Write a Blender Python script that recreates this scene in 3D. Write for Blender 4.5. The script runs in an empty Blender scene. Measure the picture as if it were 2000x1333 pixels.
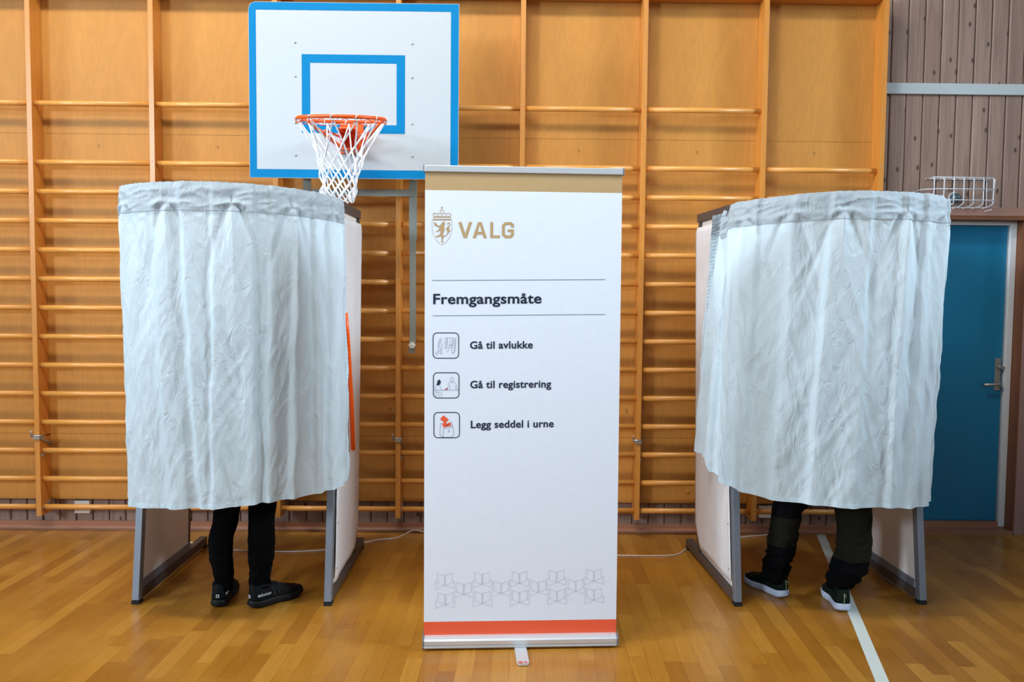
import bpy, math, random
from mathutils import Vector, Matrix, noise
C = bpy.context.scene.collection
PI = math.pi
rnd = random.Random(7)

# ---------------------------------------------------------------- camera
F_PX, YAW, PITCH, ROLL, EYE = 1700.0, 0.0095, 0.0608, 0.0093, 1.5556
fwd = Vector((math.sin(YAW)*math.cos(PITCH), math.cos(YAW)*math.cos(PITCH), -math.sin(PITCH)))
rt0 = Vector((math.cos(YAW), -math.sin(YAW), 0)); up0 = rt0.cross(fwd)
rt = rt0*math.cos(ROLL) + up0*math.sin(ROLL); up = -rt0*math.sin(ROLL) + up0*math.cos(ROLL)
cam_data = bpy.data.cameras.new('camera'); cam = bpy.data.objects.new('camera', cam_data); C.objects.link(cam)
cam_data.sensor_width = 36; cam_data.lens = F_PX/2000*36; cam_data.clip_start = 0.05
M = Matrix((rt, up, -fwd)).transposed().to_4x4(); M.translation = Vector((0, 0, EYE)); cam.matrix_world = M
cam_data.dof.use_dof = True; cam_data.dof.focus_distance = 3.75; cam_data.dof.aperture_fstop = 5.6
bpy.context.scene.camera = cam
def ray(px, py): return fwd + rt*((px-1000)/F_PX) - up*((py-666.5)/F_PX)
def on_plane(px, py, p0, n):
    d = ray(px, py); o = Vector((0, 0, EYE)); t = (p0-o).dot(n)/d.dot(n); return o + d*t

# ---------------------------------------------------------------- world, lights, exposure
sc = bpy.context.scene
sc.view_settings.view_transform = 'Standard'; sc.view_settings.look = 'None'
sc.view_settings.gamma = 1.0; sc.view_settings.exposure = -0.30; sc.view_settings.use_curve_mapping = False
w = bpy.data.worlds.new('hall_ambient'); sc.world = w; w.use_nodes = True
w.node_tree.nodes['Background'].inputs[0].default_value = (0.66, 0.84, 1.0, 1)
w.node_tree.nodes['Background'].inputs[1].default_value = 0.25
def area(name, loc, target, sx, sy, power, col, spread=PI):
    l = bpy.data.lights.new(name, 'AREA'); l.shape = 'RECTANGLE'; l.size = sx; l.size_y = sy; l.energy = power; l.color = col; l.spread = spread
    o = bpy.data.objects.new(name, l); C.objects.link(o); o.location = loc
    o.rotation_euler = (Vector(target)-Vector(loc)).to_track_quat('-Z', 'Y').to_euler(); return o
area('window_light', (-6.7, -4.5, 3.9), (0, 5.2, 1.8), 1.3, 1.2, 540, (0.72, 0.87, 1.0))
area('far_side_window_light', (-7.4, 1.6, 4.3), (1.1, 4.6, 1.5), 1.6, 1.2, 62, (0.74, 0.88, 1.0), 1.0)
area('side_window_light', (6.8, 2.4, 4.4), (-.8, 4.5, 1.4), 1.4, 1.2, 50, (0.74, 0.88, 1.0), 0.8)
area('ceiling_light', (-1.6, 2.3, 5.9), (-1.2, 5.4, 2.4), 3.6, 0.5, 280, (1.0, 0.97, 0.92))
area('hall_light', (0.5, -5.0, 6.0), (0.2, 5.0, 1.2), 6.0, 2.0, 100, (0.74, 0.88, 1.0))

# ---------------------------------------------------------------- mesh builder
class MB:
    def __init__(s): s.v = []; s.f = []; s.m = []; s.s = []
    def add(s, vs, fs, mi=0, smooth=False, xf=None):
        b = len(s.v)
        for p in vs: s.v.append(tuple(xf @ Vector(p)) if xf else tuple(p))
        for f in fs: s.f.append(tuple(b+i for i in f)); s.m.append(mi); s.s.append(smooth)
        return s
    def box(s, x0, x1, y0, y1, z0, z1, mi=0, xf=None):
        vs = [(x0,y0,z0),(x1,y0,z0),(x1,y1,z0),(x0,y1,z0),(x0,y0,z1),(x1,y0,z1),(x1,y1,z1),(x0,y1,z1)]
        return s.add(vs, [(3,2,1,0),(4,5,6,7),(0,1,5,4),(1,2,6,5),(2,3,7,6),(3,0,4,7)], mi, False, xf)
    def bar(s, a, b, w_, h_, mi=0, upv=(0,0,1)):
        a = Vector(a); b = Vector(b); d = (b-a).normalized(); u = Vector(upv)
        if abs(d.dot(u)) > .98: u = Vector((0,1,0))
        x = d.cross(u).normalized(); y = x.cross(d)
        vs = [p + x*sx*w_/2 + y*sy*h_/2 for p in (a, b) for sx, sy in ((-1,-1),(1,-1),(1,1),(-1,1))]
        return s.add(vs, [(3,2,1,0),(4,5,6,7),(0,1,5,4),(1,2,6,5),(2,3,7,6),(3,0,4,7)], mi)
    def tube(s, pts, r, n=8, mi=0, closed=False, cap=True):
        pts = [Vector(p) for p in pts]; N = len(pts); vs = []; prev = None
        rr = r if isinstance(r, (list, tuple)) else [r]*N
        for i, p in enumerate(pts):
            if closed: t = pts[(i+1) % N]-pts[i-1]
            else: t = pts[min(i+1, N-1)]-pts[max(i-1, 0)]
            t.normalize()
            if prev is None:
                prev = t.orthogonal().normalized()
            prev = (prev - t*prev.dot(t)).normalized(); q = t.cross(prev)
            for k in range(n):
                a = 2*PI*k/n; vs.append(p + (prev*math.cos(a)+q*math.sin(a))*rr[i])
        fs = []
        for i in range(N if closed else N-1):
            j = (i+1) % N
            for k in range(n): fs.append((i*n+k, i*n+(k+1) % n, j*n+(k+1) % n, j*n+k))
        if cap and not closed: fs += [tuple(range(n-1, -1, -1)), tuple((N-1)*n+k for k in range(n))]
        return s.add(vs, fs, mi, True)
    def prism(s, poly, h, mi=0, xf=None, smooth=False):   # poly in xy, extruded z 0..h
        n = len(poly); vs = [(x, y, 0) for x, y in poly]+[(x, y, h) for x, y in poly]
        return s.add(vs, [tuple(range(n-1, -1, -1)), tuple(range(n, 2*n))]+[(i, (i+1) % n, n+(i+1) % n, n+i) for i in range(n)], mi, smooth, xf)
    def lathe(s, prof, n=20, mi=0, xf=None, smooth=True):
        vs = []; fs = []
        for r, z in prof:
            for k in range(n): a = 2*PI*k/n; vs.append((r*math.cos(a), r*math.sin(a), z))
        for i in range(len(prof)-1):
            for k in range(n): fs.append((i*n+k, i*n+(k+1) % n, (i+1)*n+(k+1) % n, (i+1)*n+k))
        fs += [tuple(range(n-1, -1, -1)), tuple((len(prof)-1)*n+k for k in range(n))]
        return s.add(vs, fs, mi, smooth, xf)
    def grid(s, fn, nu, nv, mi=0, wrap=False):
        vs = [fn(i/nu, j/nv) for j in range(nv+1) for i in range(nu+1)]
        fs = [(j*(nu+1)+i, j*(nu+1)+i+1, (j+1)*(nu+1)+i+1, (j+1)*(nu+1)+i) for j in range(nv) for i in range(nu)]
        return s.add(vs, fs, mi, True)
    def rings(s, rings, mi=0, caps=True):                 # loft of equal-length closed rings
        n = len(rings[0]); vs = [p for r in rings for p in r]
        fs = [(i*n+k, i*n+(k+1) % n, (i+1)*n+(k+1) % n, (i+1)*n+k) for i in range(len(rings)-1) for k in range(n)]
        if caps: fs += [tuple(range(n-1, -1, -1)), tuple((len(rings)-1)*n+k for k in range(n))]
        return s.add(vs, fs, mi, True)
    def build(s, name, mats, parent=None, bevel=0, subsurf=0):
        me = bpy.data.meshes.new(name); me.from_pydata(s.v, [], s.f)
        for m in (mats if isinstance(mats, (list, tuple)) else [mats]): me.materials.append(m)
        me.polygons.foreach_set('material_index', s.m); me.polygons.foreach_set('use_smooth', s.s); me.update()
        o = bpy.data.objects.new(name, me); C.objects.link(o)
        if parent: o.parent = parent
        if bevel:
            b = o.modifiers.new('bevel', 'BEVEL'); b.width = bevel; b.segments = 2; b.limit_method = 'ANGLE'; b.angle_limit = 0.7
            b.harden_normals = False
        if subsurf:
            b = o.modifiers.new('sub', 'SUBSURF'); b.levels = subsurf; b.render_levels = subsurf
        return o
def thing(name, label, cat, loc=(0,0,0), rz=0, group=None):
    o = bpy.data.objects.new(name, None); C.objects.link(o); o.location = loc; o.rotation_euler = (0, 0, rz)
    o.empty_display_size = .1
    return tag(o, label, cat, group)
def tag(o, label, cat, group=None, kind=None):
    o['label'] = label; o['category'] = cat
    if group: o['group'] = group
    if kind: o['kind'] = kind
    return o
def struct(o): o['kind'] = 'structure'; return o
def catmull(P, n):
    P = [Vector(p) for p in P]; out = []
    Q = [P[0]*2-P[1]]+P+[P[-1]*2-P[-2]]
    for i in range(1, len(Q)-2):
        for k in range(n):
            t = k/n; a, b, c, d = Q[i-1:i+3]
            out.append(.5*((2*b)+(c-a)*t+(2*a-5*b+4*c-d)*t*t+(-a+3*b-3*c+d)*t**3))
    out.append(P[-1]); return out
def sampler(P, n=24):
    pts = catmull(P, n); L = [0]
    for a, b in zip(pts, pts[1:]): L.append(L[-1]+(b-a).length)
    def f(s):
        d = s*L[-1]; lo, hi = 0, len(L)-1
        while hi-lo > 1:
            m = (lo+hi)//2
            if L[m] <= d: lo = m
            else: hi = m
        k = (d-L[lo])/max(1e-9, L[hi]-L[lo]); return pts[lo].lerp(pts[hi], k)
    return f
def lerp_table(T, x):
    if x <= T[0][0]: return T[0][1]
    for (a, va), (b, vb) in zip(T, T[1:]):
        if x <= b:
            t = (x-a)/(b-a); t = t*t*(3-2*t); return va+(vb-va)*t
    return T[-1][1]

# ---------------------------------------------------------------- materials
def lin(c):
    return tuple((x/255/12.92 if x/255 <= .04045 else ((x/255+.055)/1.055)**2.4) for x in c)+(1,)
class NT:
    def __init__(s, name):
        s.m = bpy.data.materials.new(name); s.m.use_nodes = True; s.t = s.m.node_tree; s.b = s.t.nodes['Principled BSDF']
    def n(s, t, **k):
        x = s.t.nodes.new(t)
        for a, v in k.items():
            if a.startswith('i_'): x.inputs[a[2:].replace('_', ' ')].default_value = v
            else: setattr(x, a, v)
        return x
    def l(s, a, b): s.t.links.new(a, b)
    def math(s, op, a, b=None, c=None):
        x = s.n('ShaderNodeMath', operation=op)
        for i, v in enumerate((a, b, c)):
            if v is None: continue
            if isinstance(v, (int, float)): x.inputs[i].default_value = v
            else: s.l(v, x.inputs[i])
        return x.outputs[0]
    def ramp(s, fac, stops, interp='LINEAR'):
        x = s.n('ShaderNodeValToRGB'); s.l(fac, x.inputs[0]); cr = x.color_ramp; cr.interpolation = interp
        while len(cr.elements) < len(stops): cr.elements.new(.5)
        for e, (p, c) in zip(cr.elements, stops): e.position = p; e.color = c if len(c) == 4 else c+(1,)
        return x.outputs[0]
    def mix(s, fac, a, b, mode='MIX'):
        x = s.n('ShaderNodeMix', data_type='RGBA', blend_type=mode)
        for i, v in ((0, fac), (6, a), (7, b)):
            if isinstance(v, (int, float, tuple)): x.inputs[i].default_value = v
            else: s.l(v, x.inputs[i])
        return x.outputs[2]
    def coord(s, scale=(1,1,1), out='Object', loc=(0,0,0)):
        t = s.n('ShaderNodeTexCoord'); m = s.n('ShaderNodeMapping'); s.l(t.outputs[out], m.inputs[0])
        m.inputs['Scale'].default_value = scale; m.inputs['Location'].default_value = loc; return m.outputs[0]
    def noise(s, vec, scale=5, detail=4, rough=.5, dist=0, dim='3D'):
        x = s.n('ShaderNodeTexNoise', noise_dimensions=dim); x.inputs['Scale'].default_value = scale
        x.inputs['Detail'].default_value = detail; x.inputs['Roughness'].default_value = rough; x.inputs['Distortion'].default_value = dist
        s.l(vec, x.inputs['Vector']); return x.outputs[0]
    def bump(s, h, strength=.2, dist=.01):
        x = s.n('ShaderNodeBump'); x.inputs['Strength'].default_value = strength; x.inputs['Distance'].default_value = dist
        s.l(h, x.inputs['Height']); s.l(x.outputs[0], s.b.inputs['Normal'])
def plain(name, col, rough=.5, metal=0, spec=.5, coat=0):
    t = NT(name); t.b.inputs['Base Color'].default_value = lin(col); t.b.inputs['Roughness'].default_value = rough
    t.b.inputs['Metallic'].default_value = metal; t.b.inputs['Specular IOR Level'].default_value = spec; t.b.inputs['Coat Weight'].default_value = coat
    n = t.noise(t.coord(), 30, 3); c = t.mix(n, lin(tuple(x*.985 for x in col)), lin(tuple(min(255, x*1.01) for x in col)))
    t.l(c, t.b.inputs['Base Color']); return t.m
def veneer(name, col, rough=.55, grain=1.0, stretch=(3, 3, .55), loc=(0,0,0)):
    t = NT(name); v = t.coord(stretch, loc=loc)
    n1 = t.noise(v, 2.2, 3, .5, .6); rings = t.math('FRACT', t.math('MULTIPLY', n1, 9.0))
    tri = t.math('ABSOLUTE', t.math('SUBTRACT', rings, .5))
    fine = t.noise(t.coord((60, 60, 2.5)), 4, 4, .6)
    big = t.noise(t.coord((1, 1, .6), loc=(3, 1, 7)), 1.7, 2)
    d = tuple(x*.86 for x in col); b = tuple(min(255, x*1.05) for x in col)
    c = t.mix(t.math('MULTIPLY', tri, 1.1*grain), lin(col), lin(d))
    c = t.mix(t.math('MULTIPLY', fine, .45*grain), c, lin(d))
    c = t.mix(t.math('MULTIPLY', big, .6), c, lin(b))
    vo = t.n('ShaderNodeTexVoronoi', feature='F1'); vo.inputs['Scale'].default_value = 1.0
    t.l(t.coord((5.2, 1.5, 3.1), loc=loc), vo.inputs['Vector'])
    k = t.math('LESS_THAN', vo.outputs['Distance'], .045)
    c = t.mix(t.math('MULTIPLY', k, .5), c, lin(tuple(x*.55 for x in col)))
    t.l(c, t.b.inputs['Base Color']); t.b.inputs['Roughness'].default_value = rough
    t.b.inputs['Specular IOR Level'].default_value = .3; t.b.inputs['Coat Weight'].default_value = .04; t.b.inputs['Coat Roughness'].default_value = .4
    return t.m
def timber(name, col, rough=.35, axis='x', coat=.3):
    t = NT(name); sc_ = {'x': (2, 40, 40), 'z': (40, 40, 2), 'y': (40, 2, 40)}[axis]
    n = t.noise(t.coord(sc_), 2.0, 4, .6, .3)
    c = t.mix(n, lin(tuple(x*.84 for x in col)), lin(tuple(min(255, x*1.08) for x in col)))
    t.l(c, t.b.inputs['Base Color']); t.b.inputs['Roughness'].default_value = rough
    t.b.inputs['Coat Weight'].default_value = coat; t.b.inputs['Coat Roughness'].default_value = .25
    return t.m
def pine_boards(name, col, pitch=.1045, horiz=False):
    t = NT(name); tc = t.n('ShaderNodeTexCoord'); sp = t.n('ShaderNodeSeparateXYZ'); t.l(tc.outputs['Object'], sp.inputs[0])
    X = sp.outputs[0]; Z = sp.outputs[2]
    row = t.math('FLOOR', t.math('DIVIDE', X, pitch))
    wn = t.n('ShaderNodeTexWhiteNoise', noise_dimensions='1D'); t.l(row, wn.inputs['W'])
    cmb = t.n('ShaderNodeCombineXYZ'); t.l(t.math('MULTIPLY', X, 26.0), cmb.inputs[0]); t.l(t.math('MULTIPLY', wn.outputs[0], 50.0), cmb.inputs[1]); t.l(t.math('MULTIPLY', Z, 1.1), cmb.inputs[2])
    g = t.noise(cmb.outputs[0], 1.6, 4, .6, .8)
    c = t.ramp(g, [(.25, lin(tuple(x*.80 for x in col))), (.5, lin(col)), (.78, lin(tuple(min(255, x*1.14) for x in col)))])
    c = t.mix(t.math('MULTIPLY', wn.outputs[0], .35), c, lin((col[0]*.84, col[1]*.78, col[2]*.76)))
    # knots, one cell per board and 28 cm
    cm2 = t.n('ShaderNodeCombineXYZ'); t.l(t.math('DIVIDE', X, pitch), cm2.inputs[0]); t.l(t.math('ADD', t.math('MULTIPLY', Z, 5.2), t.math('MULTIPLY', wn.outputs[0], 37.0)), cm2.inputs[1])
    vo = t.n('ShaderNodeTexVoronoi', voronoi_dimensions='2D'); vo.inputs['Scale'].default_value = 1.0; vo.inputs['Randomness'].default_value = 1; t.l(cm2.outputs[0], vo.inputs['Vector'])
    kn = t.n('ShaderNodeMapRange'); t.l(vo.outputs['Distance'], kn.inputs['Value']); kn.inputs['From Min'].default_value = .05; kn.inputs['From Max'].default_value = .11
    kn.inputs['To Min'].default_value = 1; kn.inputs['To Max'].default_value = 0
    s2 = t.n('ShaderNodeSeparateColor'); t.l(vo.outputs['Color'], s2.inputs[0]); sel = t.math('GREATER_THAN', s2.outputs[0], .45)
    c = t.mix(t.math('MULTIPLY', t.math('MULTIPLY', kn.outputs[0], sel), .85), c, lin((col[0]*.35, col[1]*.25, col[2]*.2)))
    t.l(c, t.b.inputs['Base Color']); t.b.inputs['Roughness'].default_value = .55
    return t.m
def parquet():
    t = NT('parquet_oak'); tc = t.n('ShaderNodeTexCoord'); mp = t.n('ShaderNodeMapping'); t.l(tc.outputs['Object'], mp.inputs[0])
    mp.inputs['Rotation'].default_value = (0, 0, 0.03)
    sp = t.n('ShaderNodeSeparateXYZ'); t.l(mp.outputs[0], sp.inputs[0]); X, Yy = sp.outputs[0], sp.outputs[1]
    W_, Lg = .072, .48
    xr = t.math('DIVIDE', X, W_); row = t.math('FLOOR', xr)
    wn = t.n('ShaderNodeTexWhiteNoise', noise_dimensions='1D'); t.l(row, wn.inputs['W'])
    yr = t.math('ADD', t.math('DIVIDE', Yy, Lg), t.math('MULTIPLY', wn.outputs[0], 7.0)); col = t.math('FLOOR', yr)
    cb = t.n('ShaderNodeCombineXYZ'); t.l(row, cb.inputs[0]); t.l(col, cb.inputs[1])
    w2 = t.n('ShaderNodeTexWhiteNoise', noise_dimensions='2D'); t.l(cb.outputs[0], w2.inputs['Vector'])
    c = t.ramp(w2.outputs[0], [(0, lin((150, 96, 26))), (.35, lin((168, 112, 34))), (.7, lin((176, 120, 38))), (1, lin((190, 134, 52)))])
    cg = t.n('ShaderNodeCombineXYZ'); t.l(t.math('MULTIPLY', X, 60.0), cg.inputs[0]); t.l(t.math('MULTIPLY', Yy, 2.4), cg.inputs[1]); t.l(t.math('MULTIPLY', w2.outputs[0], 30.0), cg.inputs[2])
    g = t.noise(cg.outputs[0], 1.5, 5, .65, 1.2)
    c = t.mix(t.math('MULTIPLY', t.ramp(g, [(.35, (0,0,0)), (.75, (1,1,1))]), .5), c, lin((133, 74, 22)))
    fx = t.math('FRACT', xr); fy = t.math('FRACT', yr)
    ex = t.math('LESS_THAN', t.math('MINIMUM', fx, t.math('SUBTRACT', 1.0, fx)), .014)
    ey = t.math('LESS_THAN', t.math('MINIMUM', fy, t.math('SUBTRACT', 1.0, fy)), .0022)
    e = t.math('MAXIMUM', ex, ey); c = t.mix(t.math('MULTIPLY', e, .5), c, lin((92, 50, 14)))
    # scuffs and worn patches
    sc1 = t.noise(t.coord((1, 1, 1)), 2.3, 5, .7)
    c = t.mix(t.math('MULTIPLY', t.ramp(sc1, [(.45, (0,0,0)), (.8, (1,1,1))]), .35), c, lin((200, 148, 72)))
    t.l(c, t.b.inputs['Base Color'])
    r = t.math('ADD', t.math('MULTIPLY', sc1, .2), .20); t.l(r, t.b.inputs['Roughness'])
    t.b.inputs['Specular IOR Level'].default_value = .5
    t.bump(t.math('SUBTRACT', 1.0, e), .15, .002)
    return t.m
def cloth(name, col, trans=.35, rough=.85, weave=.25):
    t = NT(name); n = t.noise(t.coord((1, 1, 1)), 6, 4)
    c = t.mix(n, lin(tuple(x*.96 for x in col)), lin(tuple(min(255, x*1.02) for x in col)))
    t.l(c, t.b.inputs['Base Color']); t.b.inputs['Roughness'].default_value = rough; t.b.inputs['Specular IOR Level'].default_value = .25 if max(col) > 60 else .08
    fine = t.noise(t.coord((1, 1, 1)), 900, 2); crumple = t.math('MINIMUM', t.math('MULTIPLY', t.math('ABSOLUTE', t.math('SUBTRACT', t.noise(t.coord((11, 11, 4.5)), 1.6, 4, .55, 1.2), .5)), 5.0), 1.0)
    t.bump(t.math('ADD', t.math('MULTIPLY', fine, .1*weave), crumple), .42, .006)
    if trans:
        tr = t.n('ShaderNodeBsdfTranslucent'); t.l(c, tr.inputs[0]); ms = t.n('ShaderNodeMixShader'); ms.inputs[0].default_value = trans
        t.l(t.b.outputs[0], ms.inputs[1]); t.l(tr.outputs[0], ms.inputs[2]); t.l(ms.outputs[0], t.t.nodes['Material Output'].inputs[0])
    return t.m
MAT = dict(
 ply=veneer('birch_plywood', (202, 140, 64)), upright=timber('wall_bar_upright_wood', (214, 140, 56), axis='z'),
 rung=timber('wall_bar_rung_wood', (236, 164, 78), .35), pine=pine_boards('pine_cladding', (154, 128, 114)),
 pinetrim=timber('pine_trim_wood', (168, 128, 112), .5, 'x', 0), pinejamb=timber('brown_jamb_wood', (128, 76, 44), .5, 'z', 0), casing=timber('pine_casing_wood', (160, 126, 118), .5, 'z', 0),
 base=timber('baseboard_wood', (166, 114, 86), .45, 'x', .1), floor=parquet(),
 alu=plain('satin_aluminium', (214, 216, 218), .38, .45), frame=plain('grey_anodised_frame', (138, 146, 158), .45, .55),
 darkframe=plain('bronze_grey_frame', (84, 74, 70), .5, .2), black=plain('black_rubber', (18, 18, 20), .7),
 sheet=cloth('white_booth_sheet', (240, 238, 238), .12, .4, .05), panel=plain('booth_panel_board', (232, 222, 212), .6),
 curtain=cloth('curtain_cotton', (222, 238, 246), .34), header=cloth('curtain_header_cotton_shade', (172, 182, 188), .0),  # header grey has shade painted in: doubled cloth lets less light through
 boardwhite=plain('backboard_white', (184, 190, 195), .4), boardblue=plain('backboard_blue', (0, 120, 176), .5, 0, .12),
 ply_edge=plain('board_edge_wood', (190, 160, 120), .6), hoop=plain('orange_hoop_paint', (232, 92, 22), .38), net=plain('white_net_cord', (238, 240, 243), .8),
 steel=plain('worn_grey_steel', (150, 154, 144), .45, .35), zinc=plain('zinc_hardware', (176, 172, 164), .32, .7), ivory=plain('ivory_plastic', (232, 228, 214), .4),
 white=plain('white_paint', (226, 229, 230), .4), railwhite=plain('white_rail_paint', (188, 198, 202), .45), doorblue=plain('teal_blue_door_paint', (14, 116, 156), .4), wire=plain('white_coated_wire', (222, 226, 232), .35),
 glassy=plain('smoked_fixture', (90, 110, 116), .15, .4), sheetprint=plain('banner_white', (226, 232, 242), .5), gold=plain('banner_gold', (184, 153, 108), .55),
 navy=plain('banner_navy', (22, 34, 56), .5), orange=plain('banner_orange', (236, 92, 56), .5), thin=plain('banner_line_grey', (120, 132, 158), .5), pale=plain('banner_pattern_grey', (178, 184, 196), .5), rose=plain('banner_rose', (196, 92, 88), .5),
 straw=plain('orange_plastic', (250, 92, 6), .35), tape=plain('white_court_line', (212, 218, 212), .4), cord=plain('white_cable', (226, 220, 216), .45),
 blk=cloth('black_trouser_knit', (4, 4, 6), 0, .85, .2), blkshoe=plain('black_mesh_shoe', (6, 7, 9), .7, 0, .2), blksole=plain('black_rubber_sole', (12, 12, 15), .6, 0, .3), logo=plain('silver_print', (190, 196, 200), .5), seam=plain('grey_overlay', (46, 50, 50), .5),
 navytr=cloth('black_workwear', (8, 9, 12), 0, .85, .2), olive=cloth('dark_olive_patch', (30, 29, 22), 0, .85, .2), greenshoe=plain('dark_green_mesh', (8, 26, 19), .7, 0, .2), whitesole=plain('white_foam_sole', (205, 214, 236), .55), stripe=plain('reflective_heel_stripe', (150, 160, 130), .4),
 skin=plain('skin', (206, 160, 138), .55), hair=plain('brown_hair', (62, 44, 32), .7), jacket=cloth('dark_jacket', (40, 44, 52), 0, .85, .2), jacketg=cloth('green_jacket', (46, 58, 48), 0, .85, .2),
)

# ---------------------------------------------------------------- setting
YW = 5.326          # front faces of the wall bar uprights
YP = YW+.139        # plywood
YC = 5.505          # pine cladding
mb = MB().box(-6.5, 5.5, -3, 5.60, -.1, 0); fl = struct(mb.build('floor', MAT['floor']))
# pine tongue-and-groove cladding: real boards with V gaps, around the doorway
mb = MB(); x = -4.6; pit = .1045; DX0, DX1, DZ = 2.33, 3.30, 2.015
while x < 5.4:
    segs = [(-.02, 4.2)]
    x1 = x+pit
    def brd(a, b, z0, z1):
        g = .0035
        mb.prism([(a+g, 0), (b-g, 0), (b-g-.0, -.010), (b-g-.006, -.014), (a+g+.006, -.014), (a+g, -.010)], z1-z0, 0, Matrix.Translation((0, YC+.014, z0)) )
    if x1 <= DX0 or x >= DX1: brd(x, x1, -.02, 4.2)
    elif x < DX0: brd(x, DX0, -.02, DZ); brd(x, x1, DZ, 4.2)
    elif x1 > DX1: brd(x, x1, DZ, 4.2); brd(DX1, x1, -.02, DZ)
    else: brd(x, x1, DZ, 4.2)
    x = x1
mb.box(-4.6, DX0-.001, YC+.016, YC+.03, -.02, 4.2); mb.box(DX1+.001, 5.4, YC+.016, YC+.03, -.02, 4.2); mb.box(DX0, DX1, YC+.016, YC+.03, DZ+.001, 4.2)
wall = struct(mb.build('wall_back', MAT['pine']))
mb = MB().box(-4.6, DX0, YC-.022, YC-.001, 0, .050)
mb.prism([(0, 0), (-.020, 0), (-.020, .010), (-.014, .020), (0, .026)], DX0+4.6, 0, Matrix.Translation((-4.6, YC-.022, 0)) @ Matrix(((0,0,1,0),(1,0,0,0),(0,1,0,0),(0,0,0,1))))
struct(mb.build('baseboard_back', MAT['base']))
mb = MB().box(3.395, 5.4, YC-.022, YC-.001, 0, .05); struct(mb.build('baseboard_right', MAT['base']))
mb = MB().box(2.335, 5.4, YC-.016, YC-.001, 2.788, 2.856); struct(mb.build('trim_1', MAT['railwhite'], bevel=.003))
# doorway: casing, jamb, white frame, leaf
YD = 5.60
mb = MB().box(2.30, 5.4, YC-.030, YC+.001, 2.035, 2.088)
struct(mb.build('trim_2', MAT['pinetrim'], bevel=.003))
mb = MB().box(3.285, 3.345, YC-.030, YC+.001, 0, 2.034); struct(mb.build('trim_3', MAT['casing'], bevel=.003))
door = struct(bpy.data.objects.new('door_1', None)); C.objects.link(door); door.location = (2.33, YD, 0)
O = Vector((2.33, YD, 0))
mb = MB().box(.03, .905, 0, .045, .062, 1.985); mb.build('door_leaf', MAT['doorblue'], door, bevel=.003)
mb = MB().box(.905, .945, -.035, .05, .03, 2.01).box(-.01, .03, -.035, .05, .03, 2.01).box(.03, .905, -.035, .05, 1.985, 2.01).box(.905, .92, -.012, .0, .03, 1.985)
mb.build('door_frame', MAT['white'], door, bevel=.003)
mb = MB().box(.946, .97, YC-.028-YD, .05, 0, 2.035).box(-.03, -.011, YC-.028-YD, .05, 0, 2.035).box(-.011, .946, YC-.028-YD, .05, 2.012, 2.034)
mb.build('door_jamb', MAT['pinejamb'], door)
mb = MB().box(-.011, .946, -.03, .05, 0, .060).box(-.011, .946, YC-.03-YD, -.029, 0, .022); mb.build('threshold', MAT['base'], door)
mb = MB().box(.855, .893, -.009, -.0005, .92, 1.13); pl = mb.build('handle_plate', MAT['zinc'], door, bevel=.003)
mb = MB().tube([(.874, -.009, .965), (.874, -.05, .965), (.86, -.056, .965), (.76, -.056, .962)], .0095, 10); mb.build('door_handle', MAT['zinc'], door)
mb = MB().lathe([(.012, 0), (.012, .02), (.008, .024)], 14, 0, Matrix.Translation((.874, -.009, 1.075)) @ Matrix.Rotation(PI/2, 4, 'X')).box(.868, .90, -.040, -.03, 1.068, 1.080); mb.build('thumb_turn', MAT['zinc'], door)
# white line on the floor
a0 = Vector((1.522, 3.369)); a1 = Vector((2.04, 5.47)); dr = (a1-a0).normalized(); nr = Vector((dr.y, -dr.x))*.0265; s0 = a0-dr*2.5
mb = MB().add([(s0.x-nr.x, s0.y-nr.y, .0006), (s0.x+nr.x, s0.y+nr.y, .0006), (a1.x+nr.x, a1.y+nr.y, .0006), (a1.x-nr.x, a1.y-nr.y, .0006)], [(0,1,2,3)])
mb.v = mb.v; mb.add([(p[0], p[1], .0001) for p in mb.v[:4]], [(3,2,1,0)])
tag(mb.build('court_line', MAT['tape']), 'long white line marked across the wooden floor under the right booth', 'floor marking')

# ---------------------------------------------------------------- wall bars
UX = [-3.587, -2.846, -2.114, -1.373, -.632, .117, .852, 1.581, 2.303]   # right edges of the uprights
UT = .030; RZ = [.1726+.1766*k for k in range(15)]
names = {0: 'leftmost bay of wooden wall bars, cut by the left picture edge', 1: 'bay of wooden wall bars with a white socket behind its lowest rung',
 2: 'bay of wooden wall bars above and behind the left booth curtain', 3: 'bay of wooden wall bars hidden mostly behind the basketball backboard', 4: 'bay of wooden wall bars behind the lower half of the white banner, right of the backboard arm',
 5: 'bay of wooden wall bars directly right of the white roll-up banner top', 6: 'bay of wooden wall bars left of and behind the curtain of the right booth', 7: 'rightmost bay of wooden wall bars, lacking the top rung, beside the pine wall'}
names[3] = 'bay of wooden wall bars behind the hoop, between the left booth and the backboard arm'
names[4] = 'bay of wooden wall bars seen between the backboard right edge and the banner top'
names[5] = 'bay of wooden wall bars rising behind the top right corner of the white banner'
names[6] = 'bay of wooden wall bars above the gathered left end of the right booth curtain'
TOPZ = 3.36
def screw(mb, x, z, y=0, r=.0035):
    mb.lathe([(r, 0), (r, .0012), (r*.5, .0016)], 8, 1, Matrix.Translation((x, y, z)) @ Matrix.Rotation(PI/2, 4, 'X'))
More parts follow.
